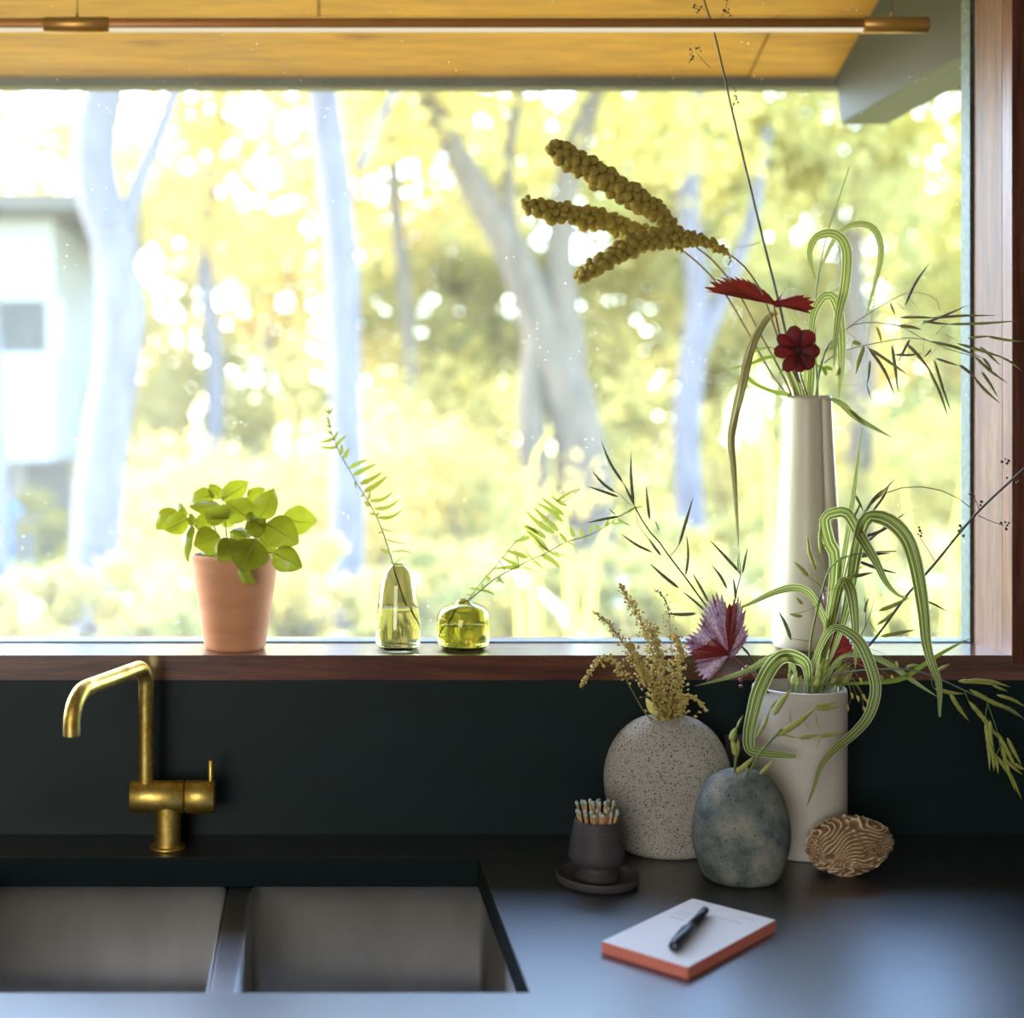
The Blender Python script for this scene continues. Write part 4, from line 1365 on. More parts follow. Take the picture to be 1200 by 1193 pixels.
# ================================================================ PLANTS
CREAM, GRN, GRN2 = srgb(206, 204, 150), srgb(98, 110, 36), srgb(122, 132, 50)
VAR = [(0.0, CREAM), (0.05, CREAM), (0.08, GRN), (0.26, GRN), (0.29, CREAM), (0.33, CREAM), (0.36, GRN), (0.60, GRN2), (0.63, CREAM), (0.66, GRN2),
       (0.72, GRN), (0.74, CREAM), (0.77, GRN), (0.93, GRN), (0.96, CREAM)]
M['variegated'] = mat_leaf('variegated_blade', GRN, GRN, 0.42, 0.42, stripes=VAR)
M['dry_blade'] = mat_leaf('dry_olive_blade', GRN, GRN, 0.3, 0.6, stripes=[(0, srgb(168, 158, 112)), (.2, srgb(110, 100, 52)), (.4, srgb(176, 166, 120)), (.55, srgb(104, 96, 50)), (.75, srgb(158, 148, 98)), (.9, srgb(100, 92, 48))])
M['green_blade'] = mat_leaf('plain_green_blade', srgb(104, 118, 42), srgb(124, 138, 46), 0.36, 0.45, var=srgb(120, 132, 52), scale=80)
M['stem_dark'] = mat_plain('dark_plum_stem', srgb(44, 32, 30), 0.5, var=srgb(58, 42, 36), scale=120)
M['stem_red'] = mat_plain('dark_red_stem', srgb(104, 44, 36), 0.5, var=srgb(124, 60, 44), scale=120)
M['stem_green'] = mat_plain('green_stem', srgb(92, 108, 48), 0.5, var=srgb(112, 128, 60), scale=120)
M['stem_olive'] = mat_plain('olive_stem', srgb(128, 112, 56), 0.6, var=srgb(150, 130, 70), scale=120)
M['stem_grey'] = mat_plain('bloomy_grey_green_stem', srgb(120, 136, 112), 0.6, var=srgb(100, 92, 96), scale=90)
M['pod_green'] = mat_plain('green_seed_pod', srgb(140, 148, 62), 0.5, var=srgb(164, 166, 84), scale=160)
M['pod_dark'] = mat_plain('dark_olive_pod', srgb(92, 98, 44), 0.5, var=srgb(112, 116, 58), scale=160)
M['pod_purple'] = mat_plain('purple_tinged_spikelet', srgb(92, 52, 66), 0.5, var=srgb(96, 104, 50), scale=70)
M['seed_dark'] = mat_plain('dark_seed', srgb(52, 34, 34), 0.6, var=srgb(72, 46, 42), scale=200)
M['millet'] = mat_plain('olive_millet', srgb(206, 182, 92), 0.75, 0, 0.2, var=srgb(166, 142, 62), scale=420, bumpv=0.9, bdist=0.0015)
M['seed_gold'] = mat_leaf('golden_seed_disc', srgb(224, 204, 124), srgb(214, 194, 110), 0.3, 0.55, var=srgb(190, 162, 82), scale=160)

def pts3(pts, D):
    return [P(p[0], p[1], p[2] if len(p) > 2 else D) for p in pts]
def stem(parent, pts, D, w0, w1, mat, name='stem', n=20, seg=7):
    path = catmull(pts3(pts, D), n)
    k = 1.75 / F / 2
    return MB().tube(path, [(w0 + (w1 - w0) * i / (n - 1)) * k for i in range(n)], seg).build(name, M[mat], parent)
def blade(parent, pts, D, w, mat='variegated', twist=0.15, base=0.45, tip=0.06, peak=0.4, n=30, name='leaf_blade', fold=0.12):
    path = catmull(pts3(pts, D), n)
    ws = []
    for i in range(n):
        t = i / (n - 1)
        k = base + (1 - base) * math.sin(min(1, t / peak) * math.pi / 2) if t < peak else tip + (1 - tip) * math.cos((t - peak) / (1 - peak) * math.pi / 2) ** 0.8
        ws.append(w * .86 * k * 1.78 / F)
    return MB().ribbon(path, ws, twist, fold).build(name, M[mat], parent)
def pod(parent, a, b, D, w, mat='pod_green', bend=0.06, name='seed_pod', stalk=0.0, D2=None):
    p, q = P(a[0], a[1], a[2] if len(a) > 2 else D), P(b[0], b[1], b[2] if len(b) > 2 else (D2 or D))
    d = q - p
    side = d.cross(Vector((0, 1, 0)))
    side = side.normalized() if side.length > 1e-6 else Vector((1, 0, 0))
    mid = p.lerp(q, .5) + side * (d.length * bend)
    n = 13
    path = catmull([p, mid, q], n)
    rad = []
    for i in range(n):
        t = i / (n - 1)
        r = min(1, (t / .18) ** .8 + .18) * min(1, ((1 - t) / .5) ** .8 + .06)
        r *= 1 + .08 * math.sin(t * 40)
        rad.append(w * r * 1.75 / F / 2)
    return MB().tube(path, rad, 7).build(name, M[mat], parent)
def seeds(parent, centers, r, mat, name='seed_cluster', flat=1.0, n_seg=6):
    m = MB()
    for c in centers:
        rr = r * RND.uniform(.7, 1.25)
        a = Vector((RND.gauss(0, 1), RND.gauss(0, 1), RND.gauss(0, 1))).normalized()
        m.tube([c - a * rr, c - a * rr * .5, c + a * rr * .5, c + a * rr], [rr * .2, rr * .8 * flat, rr * .8 * flat, rr * .2], n_seg)
    return m.build(name, M[mat], parent, kind='stuff')

# ---------------------------------------------------------------- basil leaves
M['basil'] = mat_leaf('basil_leaf', srgb(112, 122, 30), srgb(152, 154, 32), 0.38, 0.32, var=srgb(128, 136, 40), scale=70, spec=0.5)
M['basil_vein'] = mat_leaf('basil_vein', srgb(158, 170, 86), srgb(150, 164, 70), 0.35, 0.4)
M['basil_stem'] = mat_plain('basil_stem', srgb(150, 168, 78), 0.5, var=srgb(166, 180, 92), scale=90)
def broad_leaf(parent, base, tip, width, mat, roll=0.0, droop=0.12, cup=0.18, ruffle=0.05, name='leaf', vein=None, outline=None, nl=12, nw=8):
    """leaf between two points; roll turns it about its midrib away from facing the room"""
    d = tip - base
    L = d.length
    T = d.normalized()
    S = T.cross(Vector((0, 1, 0)))
    S = S.normalized() if S.length > .1 else Vector((1, 0, 0))
    S = Matrix.Rotation(roll, 3, T) @ S
    N = S.cross(T).normalized()
    if N.y > 0:
        N = -N
    m = MB()
    rows = []
    ph = RND.uniform(0, 6)
    for i in range(nl + 1):
        t = i / nl
        w = outline(t) if outline else (math.sin(math.pi * min(1, t ** .8 * .98 + .01)) ** .8)
        w = max(w, .02) * width / 2
        cen = base + T * (L * t) + N * (L * droop * (math.sin(math.pi * t)))
        ring = []
        for j in range(nw + 1):
            u = 2 * j / nw - 1
            z = cup * abs(u) ** 1.5 * w - (ruffle * width * (0.4 + .6 * abs(u)) * .5 * math.sin(t * 14 + ph) * abs(u))
            z -= 0.03 * width * (0.5 - abs(((t * 5 - abs(u) * 1.1) % 1) - .5)) * (abs(u) > .05)
            ring.append(cen + S * (w * u) + N * (-z))
        rows.append(m.verts(ring, [((j / nw), t) for j in range(nw + 1)]))
    for a, b in zip(rows, rows[1:]):
        for j in range(nw):
            m.f.append((a + j, a + j + 1, b + j + 1, b + j))
    o = m.build(name, M[mat], parent)
    if vein:
        mv = MB()
        mid = [base + T * (L * t) + N * (L * droop * math.sin(math.pi * t) + .0003) for t in np.linspace(0, .92, 8)]
        mv.tube(mid, [width * .018 * (1 - .7 * k / 7) for k in range(8)], 5)
        mv.build('midrib', M[vein], o)
    return o
def bz(x, y):            # coordinates of a 4.97x enlargement of the basil
    return 160 + x / 4.97, 540 + y / 4.97
BD = 1.855
leaves = [  # base, tip, width, roll, depth offset at base / tip
    (230, 285, 118, 400, 112, .5, 0, .0), (300, 335, 163, 402, 112, -.3, -.012, -.02), (322, 372, 298, 588, 84, .9, -.01, -.02), (486, 440, 334, 492, 134, .2, -.03, -.055),
    (532, 300, 308, 262, 118, .9, 0, -.01), (538, 335, 398, 288, 128, -.5, -.012, -.03), (452, 208, 305, 240, 108, .5, .02, .03), (492, 222, 424, 135, 66, .3, .02, .03),
    (495, 225, 652, 124, 104, .3, .015, .03), (655, 335, 524, 236, 150, -.2, 0, -.015), (668, 262, 746, 158, 108, .2, .02, .035), (706, 348, 802, 163, 120, .35, 0, 0),
    (752, 366, 943, 484, 158, -.25, -.015, -.035), (848, 336, 1052, 352, 146, .3, .01, .02), (692, 458, 612, 648, 178, .1, -.05, -.078), (790, 535, 964, 622, 122, -.2, -.04, -.05),
    (596, 628, 690, 716, 72, .5, -.066, -.072), (604, 468, 478, 584, 128, .3, -.04, -.066), (505, 502, 365, 566, 96, .5, .0, .015), (690, 330, 702, 455, 96, -.1, -.01, -.03),
    (640, 312, 706, 352, 52, .3, -.01, -.02), (700, 380, 752, 338, 56, .2, -.01, -.025), (238, 252, 300, 316, 46, .4, .0, -.01), (292, 340, 350, 345, 56, .1, -.01, -.02),
    (436, 338, 342, 390, 84, .4, 0, -.01), (672, 428, 540, 418, 72, 1.0, 0, -.01), (716, 440, 806, 540, 104, .3, .005, .0), (560, 380, 500, 300, 80, .4, .02, .02),
    (620, 420, 560, 480, 90, .5, .01, 0), (760, 470, 850, 440, 100, .5, .02, .02), (420, 470, 470, 540, 80, .4, .02, .02)]
mouth = P(275, 655, BD)
for (x0, y0, x1, y1, w, roll, d0, d1) in leaves:
    a, b = P(*bz(x0, y0), BD + d0), P(*bz(x1, y1), BD + d1)
    broad_leaf(basil, a, b, w / 4.97 * BD / F * 1.28, 'basil', roll, RND.uniform(.06, .16), RND.uniform(.1, .3), .06, vein='basil_vein')
for (x, y, dd) in ((430, 330, 0), (500, 230, .02), (560, 400, 0), (650, 335, -.01), (700, 350, 0), (760, 370, 0), (690, 450, -.02), (480, 440, -.015), (310, 340, -.01), (800, 530, -.015), (850, 336, .01)):
    a, b = P(*bz(560 + (x - 560) * .28, 600), BD + dd * .4), P(*bz(x, y), BD + dd)
    a.z = c5.z + .104
    mid = a.lerp(b, .55) + Vector((0, 0, .006))
    MB().tube(catmull([a, mid, b], 10), [.0016 - .00008 * i for i in range(10)], 7).build('stem', M['basil_stem'], basil)

# ---------------------------------------------------------------- ferns
M['fern'] = mat_leaf('fern_green', srgb(132, 138, 52), srgb(138, 144, 52), 0.4, 0.5, var=srgb(146, 150, 62), scale=120)
M['fern_stem'] = mat_plain('fern_stalk', srgb(116, 108, 52), 0.6, var=srgb(136, 124, 62), scale=120)
def pinna(parent, a, b, w, bend=0.06):
    """one fern leaflet with toothed edges"""
    d = b - a
    T = d.normalized()
    S = T.cross(Vector((0, 1, 0))).normalized()
    S = Matrix.Rotation(RND.uniform(-.5, .5), 3, T) @ S
    N = S.cross(T)
    m = MB()
    n = max(9, int(d.length / .0017) | 1)
    prev = None
    for i in range(n):
        t = i / (n - 1)
        c = a + d * t + S * (d.length * bend * math.sin(math.pi * t))
        k = (min(1, .35 + t * 4) * (1 - t) ** .55 + .03) * (1.0 if i % 2 else .55)
        h = w * k / 2
        r = m.verts([c - S * h + T * (h * .35), c + N * (h * .15), c + S * h + T * (h * .35)])
        if prev is not None:
            m.f.append((prev, prev + 1, r + 1, r)); m.f.append((prev + 1, prev + 2, r + 2, r + 1))
        prev = r
    return m.build('leaflet', M['fern'], parent, True)
f1 = lambda x, y: (360 + x / 5.964, 470 + y / 5.964)
FD = 1.852
fern = thing('fern_sprig', P(466, 680, FD), 'upright fern sprig with drooping leaflets standing in the taller olive bottle', 'fern')
stem(fern, [(489, 737), (478, 715), (463, 672)] + [f1(*p) for p in ((600, 1140), (570, 1040), (530, 920), (480, 800), (420, 690), (350, 580), (300, 490), (250, 410), (210, 330), (180, 250), (165, 200), (152, 140), (150, 60))], FD, 2.2, .8, 'fern_stem', n=50)
for (x0, y0, x1, y1, w, bd) in ((590, 1055, 760, 1082, 20, .12), (550, 965, 715, 995, 16, -.06), (525, 890, 620, 905, 18, -.1), (490, 815, 665, 758, 44, -.14), (470, 755, 645, 685, 46, -.12), (440, 700, 600, 630, 44, -.12),
                                (400, 635, 560, 522, 60, -.04), (370, 580, 522, 498, 56, -.04), (322, 518, 486, 440, 56, .02), (292, 470, 425, 410, 50, .04), (255, 405, 296, 322, 50, 0), (238, 372, 240, 303, 44, 0),
                                (196, 315, 276, 238, 42, .03), (218, 322, 68, 308, 34, .08), (186, 262, 78, 286, 36, .06), (182, 275, 216, 208, 32, 0), (168, 232, 145, 203, 30, 0), (168, 185, 128, 168, 26, 0), (166, 180, 130, 128, 22, 0),
                                (160, 150, 128, 98, 22, 0), (155, 92, 120, 52, 22, 0), (155, 92, 180, 44, 20, 0), (152, 80, 150, 40, 18, 0), (335, 560, 340, 612, 26, 0), (392, 650, 374, 672, 26, 0), (440, 735, 402, 700, 46, 0), (430, 690, 440, 630, 36, 0),
                                (472, 795, 436, 782, 38, 0), (480, 800, 510, 780, 30, 0), (520, 910, 495, 930, 24, 0), (575, 1062, 508, 1035, 40, 0), (600, 1140, 720, 1080, 10, .05)):
    dd = RND.uniform(-.006, .006)
    pinna(fern, P(*f1(x0, y0), FD), P(*f1(x1, y1), FD + dd), w / 5.964 * FD / F, bd)
f2 = lambda x, y: (500 + x / 4.615, 560 + y / 4.615)
FD2 = 1.848
fern2 = thing('fern_sprig', P(543, 715, FD2), 'long leaning fern frond reaching out of the squat yellow-green bottle', 'fern')
stem(fern2, [(516, 748), (528, 726), (541, 707)] + [f2(*p) for p in ((230, 660), (290, 610), (350, 560), (430, 510), (500, 475), (570, 440), (640, 410), (700, 375), (760, 345), (830, 325), (900, 300), (970, 262), (1040, 210), (1110, 172), (1150, 155))], FD2, 2.0, .8, 'fern_stem', n=50)
stem(fern2, [f2(*p) for p in ((230, 655), (300, 560), (380, 470), (480, 350), (600, 260), (720, 150), (830, 60))], FD2 + .012, 1.4, .6, 'fern_stem', 'side_stem', n=30)
for (x0, y0, x1, y1, w) in ((712, 288, 578, 158, 44), (738, 238, 588, 134, 38), (742, 202, 618, 104, 38), (758, 152, 672, 94, 30), (690, 298, 536, 176, 44), (645, 324, 528, 250, 40), (655, 392, 534, 282, 46), (722, 428, 588, 330, 24),
                            (548, 432, 430, 394, 40), (502, 478, 400, 430, 34), (505, 484, 364, 490, 36), (622, 414, 722, 486, 46), (520, 480, 600, 514, 14), (572, 442, 630, 492, 18), (688, 396, 775, 438, 12), (560, 320, 470, 345, 40), (600, 300, 520, 260, 34),
                            (700, 130, 830, 58, 26), (500, 470, 470, 370, 16), (570, 440, 525, 380, 16), (640, 410, 560, 330, 14), (430, 510, 362, 410, 10), (400, 535, 372, 568, 26), (380, 545, 424, 572, 26), (345, 555, 318, 524, 32), (400, 540, 400, 565, 20),
                            (290, 605, 232, 598, 26), (290, 605, 370, 634, 22), (262, 632, 212, 628, 18), (300, 600, 300, 570, 30), (800, 322, 776, 262, 38), (755, 346, 720, 298, 34), (846, 318, 826, 268, 38), (888, 302, 886, 256, 40), (932, 284, 912, 248, 34),
                            (968, 264, 982, 226, 36), (1005, 245, 1010, 225, 30), (1030, 222, 1104, 258, 20), (1000, 250, 1060, 246, 16), (1090, 186, 1122, 158, 26), (1110, 172, 1170, 156, 18), (760, 346, 820, 380, 12), (850, 320, 920, 330, 10)):
    dd = RND.uniform(-.006, .006)
    pinna(fern2, P(*f2(x0, y0), FD2 + .004), P(*f2(x1, y1), FD2 + dd), w / 4.615 * FD2 / F, RND.uniform(-.06, .06))

# ---------------------------------------------------------------- tall cream vase: millet
lump = bpy.data.meshes.new('grain_cluster')
lb = MB()
bm = bmesh.new()
bmesh.ops.create_icosphere(bm, subdivisions=2, radius=1.0)
from mathutils import noise as mnoise
for v in bm.verts:
    v.co *= 1 + .22 * mnoise.noise(v.co * 2.4) + .10 * mnoise.noise(v.co * 6)
bm.to_mesh(lump); bm.free()
lump.polygons.foreach_set('use_smooth', [True] * len(lump.polygons))
lump.materials.append(M['millet'])
VM = (946, 470)
def millet(label, spine, stem_pts, wmid, D, n):
    t = thing('millet_stem', P(940, 470, 1.853), label, 'dried flower', 'millet stems in the tall cream vase')
    stem(t, stem_pts, D, 2.2, 3.0, 'stem_olive', n=24)
    path = catmull(pts3(spine, D), 60)
    T = tangents(path)
    MB().tube(path, [wmid * (.24 - .15 * abs(i_ / 30 - 1) ** 2) * D / F for i_ in range(60)], 6).build('spike_core', M['millet'], t)
    for k in range(n):
        s = k / (n - 1)
        i = min(59, int(s * 59))
        taper = min(1, .62 + s * 2.4) * min(1, .38 + (1 - s) * 1.6)
        a = k * 2.399963
        U = T[i].orthogonal().normalized()
        Bn = T[i].cross(U)
        r = wmid * .32 * taper * D / F
        p = path[i] + (U * math.cos(a) + Bn * math.sin(a)) * r * RND.uniform(.75, 1.3)
        o = bpy.data.objects.new('grain_cluster', lump)
        COL.objects.link(o)
        o.parent = t
        o.location = p - t.location
        sc_ = wmid * .215 * taper * D / F * RND.uniform(.8, 1.2)
        o.scale = (sc_, sc_ * RND.uniform(.85, 1.15), sc_ * RND.uniform(.8, 1.1))
        o.rotation_euler = (RND.uniform(0, 6), RND.uniform(0, 6), RND.uniform(0, 6))
    return t
inside = [(938, 520, 1.853), (940, 560, 1.853)]
millet('upper olive millet spike pointing away from the vase in a straight slope', [(645, 171), (668, 185), (700, 204), (735, 226), (765, 247), (790, 268), (812, 287)],
       [(808, 284), (838, 308), (866, 345), (890, 390), (912, 430), (930, 470, 1.848)] + inside, 30, 1.822, 120)
millet('middle olive millet spike nearly level with loose gaps', [(613, 238), (640, 247), (672, 252), (705, 259), (735, 268), (765, 277), (800, 292)],
       [(795, 290), (822, 312), (850, 345), (878, 392), (905, 440), (926, 470, 1.848)] + inside, 27, 1.846, 105)
millet('lower olive millet spike arching over and drooping at its tip', [(678, 327), (692, 316), (715, 302), (742, 288), (770, 279), (800, 278), (828, 284), (853, 297)],
       [(851, 296), (872, 312), (892, 342), (908, 385), (922, 430), (934, 470, 1.848)] + inside, 26, 1.80, 120)

# tall dark stem with tiny seed heads
def twig_heads(t, items, D, mat='seed_dark', r=.0017):
    for pts, heads in items:
        if len(pts) > 1:
            stem(t, pts, D, .9, .6, 'stem_dark', 'twig', n=10, seg=5)
        seeds(t, [P(x, y, D + RND.uniform(-.004, .004)) for x, y in heads], r, mat)
t = thing('dark_seed_stem', P(942, 470, 1.853), 'tall thin dark plum stem with tiny seed heads rising past the pendant light', 'dried flower')
stem(t, [(806, -70), (825, 0), (838, 42), (858, 130), (880, 222), (897, 292), (912, 352), (928, 420), (942, 470), (944, 540)], 1.865, 1.8, 3.8, 'stem_dark', n=40)
twig_heads(t, [([(827, 12), (820, 9), (816, 6)], [(814, 6), (816, 10), (819, 12), (817, 15), (822, 8), (813, 9)]),
               ([(842, 26), (850, 12), (852, 2)], [(852, 0), (850, 13), (853, 15), (856, 18), (854, 11), (848, 12)]),
               ([(833, 80), (824, 71), (815, 60)], [(809, 58), (811, 61), (809, 64), (812, 66), (816, 57), (819, 56), (821, 60), (810, 70), (808, 73), (812, 68)]),
               ([(859, 140), (859, 126), (861, 110)], [(860, 104), (862, 107), (861, 112), (863, 116), (865, 120), (860, 122), (863, 113)]),
               ([(893, 283), (878, 288), (860, 290)], []), ([(859, 296), (856, 304)], [(855, 302), (856, 306), (854, 309)])], 1.865)

# heuchera leaves
def heuchera_mat(name, edge, mid, vein, thru):
    m, nt, out = new_mat(name)
    b = principled(nt, mid, 0.45, 0, 0.4)
    tcn = nt.nodes.new('ShaderNodeTexCoord')
    sp_ = nt.nodes.new('ShaderNodeSeparateXYZ'); nt.links.new(tcn.outputs['UV'], sp_.inputs[0])
    # veins: radial fans in the leaf's own polar UV (x = angle, y = radius)
    mu = nt.nodes.new('ShaderNodeMath'); mu.operation = 'MULTIPLY'; mu.inputs[1].default_value = 9.0
    nt.links.new(sp_.outputs['X'], mu.inputs[0])
    pp = nt.nodes.new('ShaderNodeMath'); pp.operation = 'PINGPONG'; pp.inputs[1].default_value = 0.5
    nt.links.new(mu.outputs[0], pp.inputs[0])
    nz = tex_noise(nt, 130, 4, 0.6)
    ad = nt.nodes.new('ShaderNodeMath'); ad.operation = 'MULTIPLY_ADD'; ad.inputs[1].default_value = .55
    nt.links.new(nz.outputs['Fac'], ad.inputs[0]); nt.links.new(pp.outputs[0], ad.inputs[2])
    r = ramp(nt, ad.outputs[0], [(0.27, vein), (0.34, mid), (0.5, mid), (0.66, edge)])
    vo = nt.nodes.new('ShaderNodeTexVoronoi'); vo.feature = 'DISTANCE_TO_EDGE'; vo.inputs['Scale'].default_value = 190
    nt.links.new(tcn.outputs['Object'], vo.inputs['Vector'])
    rv_ = ramp(nt, vo.outputs['Distance'], [(0.02, (1, 1, 1, 1)), (0.09, (0, 0, 0, 1))])
    mv_ = nt.nodes.new('ShaderNodeMix'); mv_.data_type = 'RGBA'
    sc_v = nt.nodes.new('ShaderNodeMath'); sc_v.operation = 'MULTIPLY'; sc_v.inputs[1].default_value = .6
    nt.links.new(rv_.outputs[0], sc_v.inputs[0]); nt.links.new(sc_v.outputs[0], mv_.inputs['Factor'])
    nt.links.new(r.outputs[0], mv_.inputs[6]); mv_.inputs[7].default_value = vein
    nt.links.new(mv_.outputs[2], b.inputs['Base Color'])
    t_ = nt.nodes.new('ShaderNodeBsdfTranslucent'); t_.inputs[0].default_value = srgb(140, 34, 32)
    mx = nt.nodes.new('ShaderNodeMixShader'); mx.inputs[0].default_value = thru
    nt.links.new(b.outputs[0], mx.inputs[1]); nt.links.new(t_.outputs[0], mx.inputs[2])
    bump(nt, vo.outputs['Distance'], .3, .0008, b)
    nt.links.new(mx.outputs[0], out.inputs['Surface'])
    return m
M['heuchera'] = heuchera_mat('purple_heuchera', srgb(206, 192, 220), srgb(164, 138, 172), srgb(84, 38, 60), .08)
M['heuchera_red'] = heuchera_mat('dark_red_heuchera', srgb(140, 46, 44), srgb(118, 36, 36), srgb(84, 30, 40), .12)
def outline_leaf(parent, base, outline, D, mat, bulge=0.010, wave=0.004, tooth=0.02, name='leaf', Dfn=None, rings=9, sub=7):
    """broad leaf fanned from its stalk point through an outline of photo pixels, with toothed waved edge"""
    o3 = catmull([(x, y, 0) for x, y in outline], len(outline) * sub)
    bx, by = base
    m = MB()
    n = len(o3)
    prev = None
    for k in range(rings + 1):
        s = k / rings
        ring, uvs = [], []
        for i, q in enumerate(o3):
            s2 = s * (1 + tooth * (1.6, .4, -1.6, -.4)[i % 4] * max(0, (s - .6) / .4) ** 2)
            x, y = bx + (q.x - bx) * s2, by + (q.y - by) * s2
            a = i / (n - 1)
            d = (Dfn(x, y) if Dfn else D) - bulge * math.sin(math.pi * s * .9) + wave * math.sin(a * 40) * s + wave * 1.2 * math.sin(a * 17 + 1) * s * s
            ring.append(P(x, y, d)); uvs.append((a, s))
        r = m.verts(ring, uvs)
        if prev is not None:
            for i in range(n - 1):
                m.f.append((prev + i, prev + i + 1, r + i + 1, r + i))
        prev = r
    return m.build(name, M[mat], parent)
t = thing('heuchera_leaf', P(944, 470, 1.853), 'dark red toothed leaf lying flat over the stems in the tall cream vase', 'leaf')
outline_leaf(t, (906, 357), [(912, 360), (890, 352), (868, 343), (852, 343), (838, 342), (829, 341), (838, 331), (856, 326), (874, 328), (890, 336), (902, 346), (909, 352), (922, 337), (916, 350), (925, 348), (938, 346), (950, 351), (952, 358), (948, 367), (938, 361), (922, 359), (910, 361)],
             1.80, 'heuchera_red', .006, .002, .05, Dfn=lambda x, y: 1.80 + (y - 350) * -.0012, sub=8)
stem(t, [(907, 358, 1.80), (914, 394, 1.815), (930, 435, 1.83), (944, 470, 1.85), (946, 540, 1.853)], 1.8, 1.8, 2.2, 'stem_red')

# dark red flower
t = thing('dark_red_flower', P(946, 470, 1.853), 'deep maroon eight-petalled flower facing the room above the tall vase', 'flower')
M['petal'] = mat_leaf('maroon_petal', srgb(84, 24, 28), srgb(110, 22, 20), .22, .6, var=srgb(58, 16, 20), scale=90)
M['petal_eye'] = mat_plain('flower_eye', srgb(48, 16, 18), .8, var=srgb(70, 30, 24), scale=400, bumpv=.8, bdist=.001)
fc = (935, 411)
FDp = 1.79
petal_out = lambda t_: (.3 + .7 * math.sin(min(1, t_ / .68) * math.pi / 2)) * (1 if t_ < .68 else max(.3, math.cos((t_ - .68) / .34 * math.pi / 2) ** .6))
for (x, y, w, dz) in ((929, 382, 16, 0), (951, 388, 20, -.002), (961, 412, 16, 0), (951, 432, 18, .002), (938, 436, 14, 0), (920, 435, 14, -.001), (907, 412, 15, .001), (911, 394, 14, 0)):
    broad_leaf(t, P(fc[0] + (x - fc[0]) * .08, fc[1] + (y - fc[1]) * .08, FDp), P(x, y, FDp - .006 + dz), w * FDp / F * 1.1, 'petal', RND.uniform(-.25, .25), .10, .25, .03, name='petal', outline=petal_out)
MB().lathe([(0, .003), (.003, .0027), (.0048, .001), (.005, 0)], (0, 0, 0), 18, fn=lambda a, r, z: tuple(P(*fc, FDp) + Vector((r * math.cos(a), -z - .0005, r * math.sin(a))))).build('flower_eye', M['petal_eye'], t)
stem(t, [(935, 412, FDp + .002), (938, 436, 1.80), (943, 455, 1.82), (947, 470, 1.835), (948, 540, 1.853)], FDp, 1.8, 2.4, 'stem_red')
for dx, dy in ((10, -12), (14, 10), (-12, 14)):
    broad_leaf(t, P(935, 412, FDp + .004), P(935 + dx * 1.9, 412 + dy * 1.9, FDp + .008), 6 * FDp / F, 'green_blade', 0, .05, .1, name='sepal')

# variegated reed in the tall vase
t = thing('variegated_reed', P(952, 470, 1.853), 'green and cream striped reed with arching looped leaves in the tall cream vase', 'grass')
stem(t, [(995, 196), (984, 230), (970, 272), (960, 318), (956, 350), (955, 400), (957, 440), (958, 470), (954, 540)], 1.845, .9, 3.2, 'stem_green', n=40)
blade(t, [(956, 326), (950, 308), (948.5, 294), (955, 279), (970, 273), (984, 278), (992, 296), (990, 334), (983, 366), (979, 396), (977, 432)], 1.83, 14.5, twist=.1, base=.3, peak=.45, tip=.03)
blade(t, [(958, 322), (966, 304), (976, 282), (990, 267), (1006, 262), (1022, 266), (1031, 282), (1032, 304), (1026, 330), (1020, 352), (1014, 372)], 1.86, 10, twist=.5, base=.4, peak=.4, tip=.03)
blade(t, [(954, 424), (950, 396), (953, 368), (963, 349), (973, 346), (981, 358), (985, 388), (986, 424), (984, 452), (983, 468)], 1.84, 14, twist=.2, base=.4, peak=.5, tip=.04)
blade(t, [(938, 470), (930, 448), (921, 428), (912, 408)], 1.838, 15, twist=.2, base=.8, peak=.3, tip=.25)
blade(t, [(948, 470), (950, 440), (951, 410), (955, 380)], 1.858, 12, twist=.2, base=.8, peak=.3, tip=.2)
blade(t, [(944, 470), (944, 440), (941, 412), (934, 384), (922, 360)], 1.868, 10, twist=.3, base=.8, peak=.3, tip=.2)
blade(t, [(966, 472, 1.84), (974, 468, 1.825), (986, 473, 1.815), (1002, 488, 1.80), (1020, 499, 1.795), (1046, 513, 1.79)], 1.82, 9, twist=.5, base=.5, peak=.4, tip=.03)
blade(t, [(996, 480), (1003, 487), (1014, 499)], 1.798, 5, 'green_blade', twist=.2)
# long drooping dry leaf
t = thing('drooping_dry_leaf', P(936, 470, 1.853), 'long dry olive leaf folded over and hanging down beside the tall cream vase', 'leaf')
stem(t, [(934, 540, 1.853), (932, 470, 1.84), (920, 420, 1.82), (910, 372, 1.815)], 1.83, 2.2, 1.8, 'stem_olive')
blade(t, [(911, 366), (902, 370), (890, 386), (879, 410), (872, 440), (865, 470), (860, 494), (857, 516), (860, 548), (863, 590), (866, 646)], 1.81, 12.5, 'dry_blade', twist=lambda s: .2 + 1.1 * max(0, s - .35), base=.5, peak=.22, tip=.02, n=50, fold=.3)
blade(t, [(906, 367), (896, 378), (886, 396), (878, 420), (871, 446), (866, 474)], 1.804, 7, 'dry_blade', twist=.6, base=.5, peak=.3, tip=.05)
blade(t, [(866, 478), (860, 500), (858.5, 520), (861, 560), (864, 610), (866, 644)], 1.806, 6, 'dry_blade', twist=.2, base=.2, peak=.25, tip=.03)
